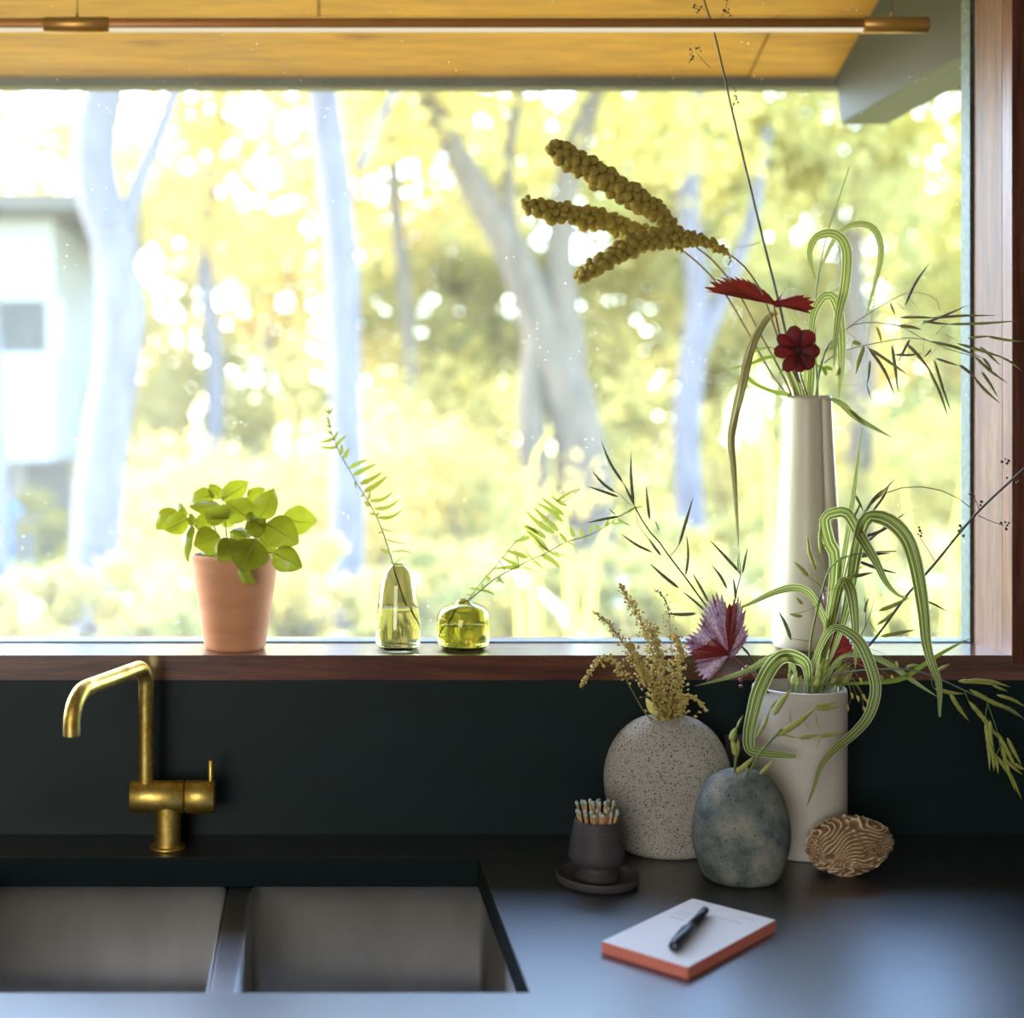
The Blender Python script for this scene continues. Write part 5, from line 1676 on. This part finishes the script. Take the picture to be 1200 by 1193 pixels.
# narrow looping leaf on the left of the mouth
t = thing('narrow_grass_leaf', P(930, 470, 1.853), 'narrow green grass leaf looping out over the rim of the tall cream vase', 'leaf')
blade(t, [(932, 500, 1.85), (927, 466, 1.848), (905, 459), (885, 450), (874, 438), (872, 426), (882, 413), (900, 407), (914, 410)], 1.82, 7, 'green_blade', twist=.4, base=.5, peak=.3, tip=.1)
blade(t, [(912, 417), (895, 420), (878, 427), (862, 431), (852, 434)], 1.815, 5, 'green_blade', twist=.3, base=.7, peak=.25, tip=.05)

# airy grass with long spikelets on the right
zr = lambda x, y: (980 + x / 5.4545, 300 + y / 5.4545)
def rD(x):  # leans into the room in front of the jamb
    return 1.845 - max(0, (x - 985)) * (0.145 / 210)
t = thing('wild_oat_spray', P(954, 470, 1.853), 'airy grass spray with long purple and green spikelets leaning past the window jamb', 'grass')
def rstem(pts, w0, w1, mat='stem_grey', n=26):
    stem(t, [(x, y, rD(x)) for x, y in pts], 1.8, w0, w1, mat, n=n)
rstem([(952, 540), (956, 470), (958, 445), (966, 415), (982, 394)] + [zr(*p) for p in ((100, 440), (180, 385), (300, 310), (400, 255), (470, 232), (560, 240), (640, 280), (660, 350))], 2.6, .6)
rstem([(966, 425), (980, 415)] + [zr(*p) for p in ((100, 590), (180, 572), (290, 550), (400, 530), (500, 525), (600, 545), (700, 590), (800, 620), (900, 650))], 1.6, .9)
rstem([zr(20, 505)] + [zr(*p) for p in ((100, 445), (220, 425), (330, 435), (420, 455), (540, 520), (600, 545))], 1.5, .9)
for pts in (((320, 130), (330, 230), (400, 310), (470, 380)), ((180, 385), (175, 480), (165, 500)), ((480, 280), (540, 360)), ((400, 390), (260, 350)), ((640, 500), (700, 440), (800, 440)), ((680, 495), (800, 550)), ((20, 830), (120, 825), (190, 810)), ((255, 230), (205, 520), (190, 660)), ((60, 480), (170, 560)), ((380, 400), (340, 520)), ((560, 530), (560, 640)), ((660, 560), (600, 640))):
    rstem([zr(*p) for p in pts], .7, .4, 'stem_olive', 8)
for (x0, y0, x1, y1, w, k) in ((440, 315, 592, 48, 3.6, 'u'), (405, 393, 640, 398, 3.6, 'd'), (600, 398, 1022, 380, 3.2, 'u'), (545, 435, 840, 313, 3.2, 'u'), (550, 415, 730, 436, 3.2, 'u'), (715, 437, 1165, 414, 3.4, 'd'),
                               (395, 445, 545, 470, 4.4, 'd'), (836, 525, 1000, 512, 3.0, 'd'), (960, 513, 1205, 548, 3.4, 'd'), (595, 545, 930, 652, 3.8, 'd'), (770, 558, 1095, 658, 3.6, 'd'), (1040, 640, 1188, 736, 2.6, 'd'),
                               (450, 558, 610, 745, 4.0, 'd'), (590, 720, 715, 1030, 3.4, 'd'), (628, 668, 735, 1000, 3.4, 'd'), (202, 580, 375, 892, 3.8, 'u'), (212, 590, 460, 760, 3.8, 'd'), (215, 668, 195, 830, 3.4, 'd'), (195, 825, 228, 925, 1.6, 'u'),
                               (355, 568, 396, 866, 3.8, 'd'), (178, 575, 124, 756, 6.0, 'g'), (100, 550, 165, 565, 5.6, 'g'), (638, 655, 785, 702, 3.0, 'u'), (785, 696, 900, 790, 3.8, 'u'), (880, 780, 1048, 942, 3.6, 'd'), (880, 640, 1095, 815, 3.6, 'd'),
                               (928, 738, 1032, 902, 3.4, 'd'), (920, 580, 1050, 700, 3.2, 'd'), (935, 650, 1000, 745, 3.2, 'd'), (370, 630, 555, 620, 3.0, 'u'), (470, 530, 392, 684, 3.0, 'u'), (605, 598, 560, 648, 2.6, 'u'), (258, 455, 290, 555, 3.4, 'g'), (345, 300, 378, 380, 2.4, 'u')):
    a, b = zr(x0, y0), zr(x1, y1)
    pod(t, (a[0], a[1], rD(a[0])), (b[0], b[1], rD(b[0])), 1.8, w, {'u': 'pod_purple', 'd': 'pod_dark', 'g': 'pod_green'}[k], RND.uniform(-.05, .05), 'spikelet')
stem(t, [(955, 470), (958, 450), (962, 432), (970, 405), (985, 392)], 1.842, 2.4, 1.4, 'stem_green')
for (x, y, x2, y2) in ((972, 410, 980, 396), (968, 440, 960, 428), (966, 430, 976, 434), (980, 440, 983, 430)):
    blade(t, [(x, y), ((x + x2) / 2 + 2, (y + y2) / 2), (x2, y2)], 1.84, 6, 'green_blade', n=10)

# ---------------------------------------------------------------- dried golden spray in the speckled vase
MD = 1.722
def golden(label, pts, s0, n, spread, r, mat='seed_gold', w=2.0, Doff=0.0, group='dried sprays in the speckled stone vase'):
    t = thing('dried_seed_spray', P(784, 856, 1.725), label, 'dried flower', group)
    path_px = [(784 + RND.uniform(-5, 5), 885, 1.725)] + [(x, y, MD + Doff * min(1, k / 2)) for k, (x, y) in enumerate(pts)]
    stem(t, path_px, MD, w, .8, 'stem_olive', n=26)
    path = catmull(pts3(path_px, MD), 80)
    cs, tw = [], MB()
    for k in range(n):
        s = s0 + (1 - s0) * k / n
        i = min(79, int(s * 79))
        sp_ = spread * (1 - .75 * (s - s0) / (1 - s0)) * D_px
        off = Vector((RND.gauss(0, 1), RND.gauss(0, .7), RND.gauss(0, 1))) * sp_
        c_ = path[i] + off
        cs.append(c_)
        tw.tube([path[max(0, i - 2)], c_], [.00022, .00018], 3, False)
    tw.build('twigs', M['stem_olive'], t, kind='stuff')
    seeds(t, cs, r, mat, 'seed_heads', .8, 5)
    return t
D_px = MD / F
lab = ['golden dried seed spray with the tallest tip in the speckled stone vase', 'golden dried seed spray leaning towards the window glass', 'golden dried seed spray arching down over the splashback beside the speckled vase',
       'short golden dried sprig bending towards the white cylinder', 'dense golden dried seed spray standing upright in the speckled vase', 'wispy dried stem with tiny purple seeds in the speckled vase']
golden(lab[0], [(785, 852), (778, 815), (768, 775), (752, 730), (738, 705), (724, 683)], .34, 260, 8, .0018)
golden(lab[1], [(783, 853), (766, 815), (745, 775), (722, 742), (708, 727), (694, 717)], .40, 150, 6.5, .0018, Doff=-.02)
golden(lab[2], [(779, 853), (758, 838), (740, 808), (726, 782), (708, 770), (694, 783), (680, 806)], .62, 90, 3.5, .0024, Doff=-.035)
golden(lab[3], [(792, 853), (798, 830), (802, 815), (812, 818), (822, 826), (829, 834)], .5, 60, 3.0, .0024, Doff=-.03)
golden(lab[4], [(786, 853), (784, 825), (778, 800), (774, 775), (768, 752), (760, 735)], .14, 420, 12, .0022, Doff=-.012)
golden('dense golden dried seed spray standing next to the white cylinder side', [(788, 853), (791, 830), (793, 805), (796, 780), (797, 760), (790, 742)], .12, 380, 10, .0022)
golden('dense golden dried seed spray leaning out on the match pot side', [(784, 853), (776, 830), (765, 808), (754, 788), (745, 770), (738, 752)], .18, 300, 10, .0022, Doff=-.02)
golden(lab[5], [(788, 853), (790, 800), (786, 750), (783, 715), (778, 700), (766, 690)], .74, 40, 4, .0012, 'pod_purple', 1.2)
t = thing('dried_leaf_sprig', P(784, 856, 1.725), 'few small round golden leaves at the mouth of the speckled vase', 'dried flower')
for (x, y, x2, y2) in ((784, 868, 775, 838), (786, 868, 782, 842), (790, 868, 798, 846), (770, 838, 757, 818), (784, 866, 780, 852), (786, 866, 792, 850)):
    broad_leaf(t, P(x, y, 1.715), P(x2, y2, 1.705), 11 * D_px, 'seed_gold', RND.uniform(-.4, .4), .1, .2)

# ---------------------------------------------------------------- white cylinder: grasses, leaves, pods
CD = 1.7375
cz_ = lambda x, y: (880 + x / 4.418, 560 + y / 4.418)
def in_cyl(x):          # a point inside the cylinder near its floor
    return (936.5 + (x - 936.5) * .5, 960, CD)
G1 = 'striped blades in the white cylinder'
def vblade(label, pts, D, w, **kw):
    t = thing('striped_grass', P(940, 810, CD), label, 'grass', G1)
    st_ = [in_cyl(pts[0][0]), (pts[0][0], pts[0][1], pts[0][2] if len(pts[0]) > 2 else D)]
    stem(t, [st_[0], ((st_[0][0] + st_[1][0]) / 2, (960 + pts[0][1]) / 2, CD * .5 + st_[1][2] * .5), st_[1]], D, 3.2, 2.6, 'stem_green', n=12)
    blade(t, pts, D, w, **kw)
    return t
vb = vblade('green and cream striped blade folded over high beside the tall vase', [(958, 800, 1.735), (972, 720, 1.72), (978, 655, 1.70), (971, 636, 1.695), (965.5, 610, 1.69), (973, 602, 1.685), (992, 601, 1.68), (1007, 626, 1.675), (1025, 656, 1.67), (1038, 682, 1.67), (1052, 697, 1.67), (1068, 702, 1.67)], 1.7, 17, twist=.15, base=.12, peak=.5, tip=.02, n=50)
vblade('broad striped blade arching over and hanging to the worktop side of the sill', [(962, 800, 1.735), (990, 720, 1.71), (1003, 645, 1.68), (1013.5, 609, 1.67), (1028, 605, 1.66), (1045, 612, 1.65), (1061, 629, 1.645), (1070, 652, 1.64), (1077, 685, 1.64), (1082, 720, 1.64), (1085, 752, 1.64), (1091, 776, 1.64), (1100, 802, 1.64), (1101, 840, 1.64)], 1.66, 19, twist=.1, base=.10, peak=.5, tip=.12, n=60)
vblade('striped blade looping out and down past the side of the white cylinder', [(947, 800, 1.72), (956, 768, 1.71), (968, 743, 1.70), (978, 735, 1.69), (992, 739, 1.68), (1008, 753, 1.665), (1020, 780, 1.655), (1026, 808, 1.65), (1018, 838, 1.648), (1000, 860, 1.645), (976, 880, 1.64), (962, 898, 1.638), (954, 922, 1.635), (945, 946, 1.63)], 1.66, 14, twist=.3, base=.4, peak=.4, tip=.02, n=60)
vblade('broad striped blade bent over the rim and down the front of the white cylinder', [(947, 802, 1.72), (944.5, 780, 1.705), (934, 771, 1.69), (917, 769, 1.68), (903, 781, 1.665), (889, 809, 1.655), (882, 835, 1.65), (877, 862, 1.645), (879, 878, 1.645), (888, 881, 1.645), (910, 884, 1.65), (933, 886, 1.65)], 1.66, 19, twist=.1, base=.5, peak=.38, tip=.25, n=60)
vblade('narrow striped blade drooping towards the speckled vase', [(934, 802, 1.70), (928, 778, 1.69), (918, 766, 1.685), (900, 772, 1.68), (880, 784, 1.675), (850, 795, 1.67), (814, 804, 1.665)], 1.68, 8, twist=.5, base=.6, peak=.3, tip=.03)
vblade('striped blade bowed sideways in front of the tall vase towards the purple leaf', [(954, 802, 1.735), (964, 750, 1.725), (968, 734, 1.72), (957, 709, 1.71), (946, 694, 1.70), (930, 689, 1.69), (908, 694, 1.685), (880, 707, 1.68), (864, 714, 1.68)], 1.7, 11, twist=.4, base=.4, peak=.55, tip=.05, n=40)
vblade('yellowing striped blade sloping down over the sill front', [(964, 803, 1.72), (985, 770, 1.70), (1020, 769, 1.68), (1045, 780, 1.67), (1072, 799, 1.665), (1099, 817, 1.66)], 1.68, 8, twist=.4, base=.5, peak=.5, tip=.04)
vblade('stiff upright striped blade rising beside the tall vase', [(960, 800, 1.735), (980, 700, 1.71), (992, 630, 1.695), (998, 590, 1.69), (1003, 555, 1.685), (1010, 500, 1.68)], 1.7, 9, twist=.3, base=.2, peak=.55, tip=.02, n=40)
vblade('striped blade snapped over and hanging straight down beside the tall vase', [(958, 800, 1.735), (972, 740, 1.72), (982, 690, 1.70), (990, 680, 1.69), (997, 692, 1.685), (1001, 720, 1.68), (1003, 752, 1.68), (1002, 784, 1.68)], 1.69, 15, twist=.2, base=.15, peak=.5, tip=.03, n=40)
vblade('short striped blade inside the rim of the white cylinder', [(944, 803, 1.735), (946, 790, 1.73), (940, 774, 1.725), (930, 772, 1.72), (924, 790, 1.715)], 1.72, 12, twist=.3, base=.4, peak=.4, tip=.05)
vblade('light striped blade standing behind the dark green stalk', [(958, 802, 1.75), (964, 770, 1.75), (970, 740, 1.75), (975, 700, 1.745)], 1.75, 13, twist=.2, base=.6, peak=.35, tip=.05)
vblade('slim green blade crossing the sill corner', [(962, 803, 1.72), (1010, 800, 1.69), (1053, 796, 1.67), (1080, 780, 1.66), (1105, 764, 1.655), (1138, 747, 1.65)], 1.67, 8, mat='green_blade', twist=.4, base=.2, peak=.6, tip=.02)

# purple heuchera leaf
z7 = lambda x, y: (680 + x / 5.4545, 670 + y / 5.4545)
t = thing('heuchera_leaf', P(900, 810, CD), 'large ruffled purple and red leaf hanging out of the white cylinder over the sill', 'leaf')
ol = [z7(*p) for p in ((948, 560), (930, 562), (892, 622), (858, 655), (820, 690), (772, 662), (742, 622), (746, 572), (702, 524), (684, 470), (686, 438), (706, 405), (752, 372), (782, 282), (822, 212), (872, 155), (925, 176), (938, 224), (978, 196), (1012, 180), (1032, 232), (1056, 272), (1046, 332), (1070, 402), (1050, 455), (1004, 522), (962, 562))]
outline_leaf(t, z7(950, 530), ol, 1.675, 'heuchera', .007, .0035, .05, Dfn=lambda x, y: 1.675 + abs(x - 846) * .00025)
m_, nt_, o_ = None, None, None
outline_leaf(t, z7(948, 515), [z7(*p) for p in ((958, 500), (935, 400), (928, 300), (940, 225), (985, 205), (1000, 230), (1000, 320), (990, 420), (965, 510))], 1.668, 'heuchera_red', .004, .001, .02, name='leaf_fold')
outline_leaf(t, z7(945, 520), [z7(*p) for p in ((950, 535), (880, 545), (800, 555), (735, 560), (705, 530), (720, 500), (800, 470), (840, 430), (900, 470), (950, 515))], 1.669, 'heuchera_red', .004, .001, .02, name='leaf_fold')
stem(t, [(854, 766, 1.672), (872, 782, 1.68), (886, 797, 1.69), (906, 830, 1.72), in_cyl(910)], 1.68, 2.4, 3.0, 'stem_red')
t = thing('heuchera_leaf', P(950, 810, CD), 'dark red leaf tucked behind the stalks on the sill side of the cylinder', 'leaf')
outline_leaf(t, (972, 768), [(974, 768), (973, 752), (972, 738), (978, 728), (986, 730), (992, 745), (1000, 760), (1006, 770), (1012, 780), (998, 776), (985, 770)], 1.745, 'heuchera_red', .004, .002, .03)
outline_leaf(t, (968, 730), [(970, 732), (966, 718), (963, 704), (965, 694), (968, 688), (972, 694), (974, 708), (974, 722), (971, 732)], 1.74, 'heuchera', .002, .001, .03)
stem(t, [(968, 688, 1.742), (968, 730, 1.742), (966, 768, 1.742), (955, 810, 1.74), in_cyl(955)], 1.74, 1.8, 2.4, 'stem_red')
t = thing('heuchera_leaf', P(905, 810, CD), 'cluster of small dark red buds at the left rim of the cylinder', 'bud')
stem(t, [(868, 795, 1.70), (880, 790, 1.70), (893, 800, 1.70), (910, 840, 1.72), in_cyl(910)], 1.70, 1.4, 2.0, 'stem_red')
seeds(t, [P(x, y, 1.70) for x, y in ((868, 797), (866, 790), (872, 786), (868, 804), (892, 776), (896, 779), (890, 780), (876, 782))], .0035, 'stem_red', 'buds')
t.name = 'bud_cluster'

# pod stalks
G2 = 'seed-pod stalks in the white cylinder'
z8 = lambda x, y: (680 + x / 5.4227, 500 + y / 5.4227)
def pstalk(label, stems, pods, D=1.7, name='seed_pod_stalk', group=G2, base=(940, 810, CD)):
    t = thing(name, P(*base), label, 'dried flower', group)
    for pts, w0, w1, mat in stems:
        stem(t, pts, D, w0, w1, mat, n=26)
    for p in pods:
        a, b, w, mat = p
        pod(t, a, b, D + RND.uniform(-.006, .006), w, mat, RND.uniform(-.06, .06))
    return t
pods = [(z8(a, b), z8(c_, d), w, 'pod_dark') for a, b, c_, d, w in ((345, 500, 270, 350, 3.2), (270, 355, 133, 92, 3.6), (340, 495, 322, 160, 3.8), (222, 418, 75, 280, 3.4), (242, 446, 45, 378, 3.2), (440, 590, 418, 368, 3.6), (625, 755, 718, 445, 4.0), (670, 945, 676, 685, 3.2),
        (455, 798, 258, 680, 3.0), (512, 818, 430, 705, 3.2), (625, 1025, 440, 868, 4.0), (795, 1172, 640, 1040, 2.8), (815, 1115, 710, 925, 3.4), (735, 1188, 540, 1186, 4.2), (245, 570, 40, 612, 3.4), (500, 660, 470, 590, 1.6), (225, 560, 175, 515, 1.4))]
pstalk('long dark stalk with slender green pods slanting up over the sill towards the ferns',
       [([z8(345, 505), z8(420, 640), z8(500, 730), z8(570, 830), z8(670, 960), z8(800, 1140), (850, 740, 1.70), (890, 792, 1.71), in_cyl(905)], 1.6, 2.8, 'stem_dark'),
        ([z8(345, 505), z8(300, 480), z8(250, 430), z8(225, 416)], .8, .7, 'stem_green'), ([z8(570, 825), z8(600, 790), z8(625, 755)], .8, .8, 'stem_green'),
        ([z8(350, 520), z8(365, 610), z8(400, 670), z8(430, 705)], .7, .7, 'stem_olive'), ([z8(430, 640), z8(440, 600)], .7, .7, 'stem_green'), ([z8(345, 510), z8(300, 540), z8(240, 572)], .8, .8, 'stem_green')], pods, 1.70)
pstalk('short stalk with curled pods standing behind the purple leaf',
       [([(859, 715), (864, 690), (868, 672), (866, 655), (866, 645)], 1.6, .9, 'stem_green'), ([(859, 715, 1.70), (868, 755, 1.705), (895, 800, 1.71), in_cyl(908)], 1.6, 2.2, 'stem_green')],
       [((869, 673), (831, 632), 3.4, 'pod_dark'), ((870, 672), (876, 642), 2.8, 'pod_dark'), ((852, 690), (834, 662), 3.4, 'pod_dark'), ((862, 703), (859, 677), 3.2, 'pod_dark'), ((866, 674), (864, 650), 1.8, 'pod_green')], 1.70)
pstalk('stout dark green stalk with short pods rising in front of the tall vase',
       [([in_cyl(945), (948, 806, CD), (950, 752, 1.72), (961.5, 700, 1.70), (975, 662, 1.69), (998, 650.5, 1.68), (1025, 647, 1.67), (1050, 646, 1.665)], 4.2, 1.4, 'stem_green'),
        ([(966, 690), (950, 678), (940, 672)], .9, .7, 'stem_olive'), ([(960, 708), (945, 716), (925, 720)], .9, .7, 'stem_olive'), ([(952, 752), (938, 750), (926, 748)], .9, .7, 'stem_olive'), ([(970, 672), (962, 660), (956, 650)], .8, .7, 'stem_olive'), ([(964, 694), (980, 690), (1000, 694)], .8, .6, 'stem_olive')],
       [((948, 675), (930, 658), 5, 'pod_green'), ((956, 668), (945.5, 626), 5, 'pod_green'), ((927, 750), (912, 716), 4.4, 'pod_dark'), ((940, 722), (925, 719), 4, 'pod_green'), ((963, 650), (962, 612), 4.6, 'pod_green'), ((966, 640), (962, 640), 4, 'pod_green'), ((940, 708), (933, 700), 4, 'pod_green'),
        ((1002, 653), (1044, 648), 4, 'pod_purple'), ((1004, 657), (1051, 672), 4, 'pod_purple'), ((998, 676), (1023, 671), 4, 'pod_purple'), ((988, 680), (1012, 662), 3.6, 'pod_green'), ((1008, 630), (1050, 612), 3.6, 'pod_purple'), ((1010, 640), (1066, 598), 2.6, 'pod_purple')], 1.69)
pstalk('thin stalk arching over in a wide bow in front of the window jamb',
       [([in_cyl(955), (960, 806, CD), (982, 710, 1.71), (996, 650, 1.69), (1008, 606, 1.68), (1030, 582, 1.67), (1060, 571, 1.66), (1092, 572, 1.65), (1120, 582, 1.64), (1142, 599, 1.635)], 2.6, 1.0, 'stem_olive')],
       [((1014, 600), (1036, 572), 3.2, 'pod_purple'), ((1022, 600), (1044, 564), 2.6, 'pod_purple'), ((1002, 580), (1012, 600), 3, 'pod_dark'), ((1000, 606), (1008, 588), 3, 'pod_dark'), ((1018, 594), (1050, 560), 2.0, 'pod_dark')], 1.67)
pstalk('small pods on short green side stalks in front of the window glass',
       [([in_cyl(960), (966, 800, 1.72), (1000, 760, 1.70), (1020, 720, 1.69), (1024, 700, 1.688)], 2, .8, 'stem_green'), ([(1018, 728), (1030, 745)], .8, .8, 'stem_green'), ([(1014, 735), (1015, 715), (1013, 700)], .8, .7, 'stem_dark')],
       [((1029, 716), (1066, 700), 4.6, 'pod_green'), ((1031, 746), (1074, 738), 4.4, 'pod_green'), ((1028, 732), (1048, 716), 4, 'pod_green'), ((1013, 718), (1018, 700), 2.4, 'pod_dark'), ((1085, 704), (1112, 718), 2.2, 'pod_dark')], 1.688)

# long dark diagonal stem
t = thing('dark_seed_stem', P(950, 810, CD), 'thin dark stem slanting out of the white cylinder across the window jamb', 'dried flower')
stem(t, [in_cyl(955), (965, 806, 1.735), (1018, 757, 1.71), (1060, 701, 1.69), (1095, 661, 1.675), (1145, 601, 1.65), (1205, 545, 1.62)], 1.68, 3.2, 2.6, 'stem_dark', n=40)
for D_, items in ((1.675, [([(1095, 657), (1086, 642), (1078, 630)], [(1077, 618), (1078, 622), (1080, 625), (1079, 628), (1076, 626)])]), (1.66, [([(1123, 628), (1126, 618)], [(1125, 616), (1127, 619), (1124, 622), (1129, 628), (1116, 634)])]),
                  (1.645, [([(1148, 598), (1144, 588), (1140, 580)], [(1139, 578), (1141, 582), (1137, 579), (1149, 592), (1150, 588)]), ([(1146, 604), (1162, 611), (1176, 616)], [(1173, 613), (1178, 612), (1180, 616), (1182, 613), (1179, 620)]),
                           ([], [(1174, 541), (1178, 538), (1180, 543), (1182, 540), (1192, 566), (1194, 564), (1180, 560)])])):
    twig_heads(t, items, D_, r=.0017)

# right-hand hanging pods
zp = lambda x, y: (1040 + x / 4.775, 700 + y / 4.775)
pods = []
for a, b, c_, d, w in ((395, 470, 600, 490, 5), (585, 488, 672, 526, 3), (465, 460, 690, 502, 4), (460, 516, 712, 632, 5), (612, 546, 775, 614, 4), (560, 582, 775, 688, 5), (455, 580, 630, 800, 5.4), (610, 750, 735, 985, 5), (350, 535, 455, 692, 5), (548, 700, 572, 972, 5),
                       (575, 690, 600, 880, 5), (572, 820, 596, 972, 4.6), (605, 880, 752, 1132, 4.8), (640, 830, 715, 1085, 4.4), (670, 785, 750, 940, 4.6), (645, 895, 760, 996, 4), (265, 512, 430, 540, 4.6), (590, 860, 620, 990, 4), (715, 930, 770, 965, 4)):
    pods.append((zp(a, b), zp(c_, d), w, 'pod_green'))
pstalk('long pale stalk leaning out low with a hanging bunch of fat green pods',
       [([in_cyl(960), (968, 806, 1.72), (985, 790, 1.70), (1012, 785, 1.68)] + [zp(*p) for p in ((60, 400), (180, 415), (300, 460), (430, 520), (560, 580), (680, 630), (780, 690))], 2.6, 1.6, 'stem_grey'),
        ([zp(*p) for p in ((555, 580), (580, 650), (610, 740), (630, 830), (640, 890))], 1.3, 1.0, 'stem_green'), ([zp(*p) for p in ((430, 520), (445, 560), (460, 585))], 1, 1, 'stem_green'), ([zp(*p) for p in ((560, 600), (550, 650), (550, 700))], 1, .8, 'stem_green'), ([zp(*p) for p in ((245, 440), (250, 490), (265, 512))], 1, .8, 'stem_green'),
        ([zp(*p) for p in ((630, 840), (610, 880))], 1, .8, 'stem_green')], pods + [(zp(280, 410), zp(348, 374), 4, 'pod_green'), (zp(105, 390), zp(180, 378), 4, 'pod_green')], 1.66)

# bunch of short stubby pods in the mouth of the cylinder
z6 = lambda x, y: (850 + x / 5.714, 760 + y / 5.714)
pods, stems_ = [], []
for k, (a, b, c_, d) in enumerate(((640, 250, 740, 70), (700, 260, 830, 60), (760, 260, 860, 140), (640, 200, 690, 90), (600, 260, 640, 150), (720, 190, 800, 110), (680, 270, 770, 170), (770, 220, 830, 190), (450, 250, 480, 150), (470, 260, 510, 180), (430, 160, 470, 260), (650, 140, 700, 60),
                                     (740, 130, 790, 70), (790, 160, 830, 110), (610, 210, 660, 60), (560, 260, 600, 180))):
    pods.append((z6(a, b), z6(c_, d), 6.6, 'pod_green'))
    stems_.append(([in_cyl(z6(a, b)[0]), (z6(a, b)[0], 815, 1.735), z6(a, b) + (1.725,)], 1.4, 1.2, 'stem_green'))
pstalk('bunch of short stubby yellow-green pods filling the mouth of the white cylinder', stems_, pods, 1.725)
# fine bleached spikelets drooping over the right rim
t = thing('bleached_grass', P(960, 810, CD), 'fine bleached grass spikelets drooping over the rim of the white cylinder', 'grass')
for (x0, y0, x1, y1) in ((820, 230, 850, 320), (850, 240, 890, 340), (870, 240, 930, 330), (890, 250, 950, 360), (900, 270, 930, 410), (850, 330, 820, 400), (880, 180, 910, 220), (980, 160, 1050, 200), (1050, 150, 1120, 200), (1100, 60, 1150, 110), (1000, 130, 1010, 180)):
    b_ = z6(720, 260)
    a_ = z6(x0, y0)
    stem(t, [in_cyl(955), (b_[0] + 4, 806, 1.715), ((b_[0] + a_[0]) / 2 + 4, min(b_[1], a_[1]) - 12, 1.70), a_ + (1.68,), z6(x1, y1) + (1.675,)], 1.69, .8, .5, 'stem_olive', n=14, seg=5)
    pod(t, z6(x1 - 8, y1 - 25), z6(x1 + 4, y1 + 20), 1.675, 3, 'seed_gold', name='spikelet')

# ---------------------------------------------------------------- pods in the small dark stone vase
t = thing('seed_pod_stalk', P(872, 912, 1.62), 'green pods and bent stalk standing in the small dark stone vase', 'dried flower')
ED = 1.60
def est(pts, w0, w1, mat='stem_green'):
    stem(t, [z6(*p) + (ED,) for p in pts], ED, w0, w1, mat, n=20)
stem(t, [(868, 950, 1.62), (872, 916, 1.62)] + [z6(*p) + (1.59,) for p in ((150, 840), (240, 690), (340, 580), (380, 540))], ED, 3.4, 3.0, 'stem_green')
stem(t, [(866, 950, 1.62), (862, 912, 1.615), z6(65, 800) + (1.605,), z6(72, 720) + (1.60,)], ED, 3.6, 3.0, 'stem_green')
stem(t, [(866, 950, 1.62), (868, 914, 1.61), z6(75, 830) + (1.605,)], ED, 2.4, 2.0, 'stem_green')
for a, b, c_, d, w in ((340, 590, 610, 395, 6.5), (600, 400, 765, 390, 4.6), (590, 385, 765, 350, 3.6), (70, 720, 40, 600, 7), (40, 620, 78, 525, 7), (75, 535, 122, 443, 2.4), (72, 725, 86, 605, 4.4), (72, 830, 190, 725, 6), (205, 600, 300, 400, 4), (300, 405, 348, 340, 2.6), (325, 446, 442, 270, 6),
                       (490, 600, 630, 578, 4.4), (620, 580, 800, 562, 4.4), (230, 842, 336, 732, 4.6), (380, 575, 490, 598, 1.6), (440, 500, 430, 400, 1.6), (605, 440, 640, 560, 1.6), (640, 560, 612, 668, 1.4), (520, 480, 575, 560, 1.2)):
    pod(t, z6(a, b), z6(c_, d), 1.59, w, 'pod_green', RND.uniform(-.05, .05))
est([(205, 600), (204, 650), (200, 690)], 1.4, 1.2)
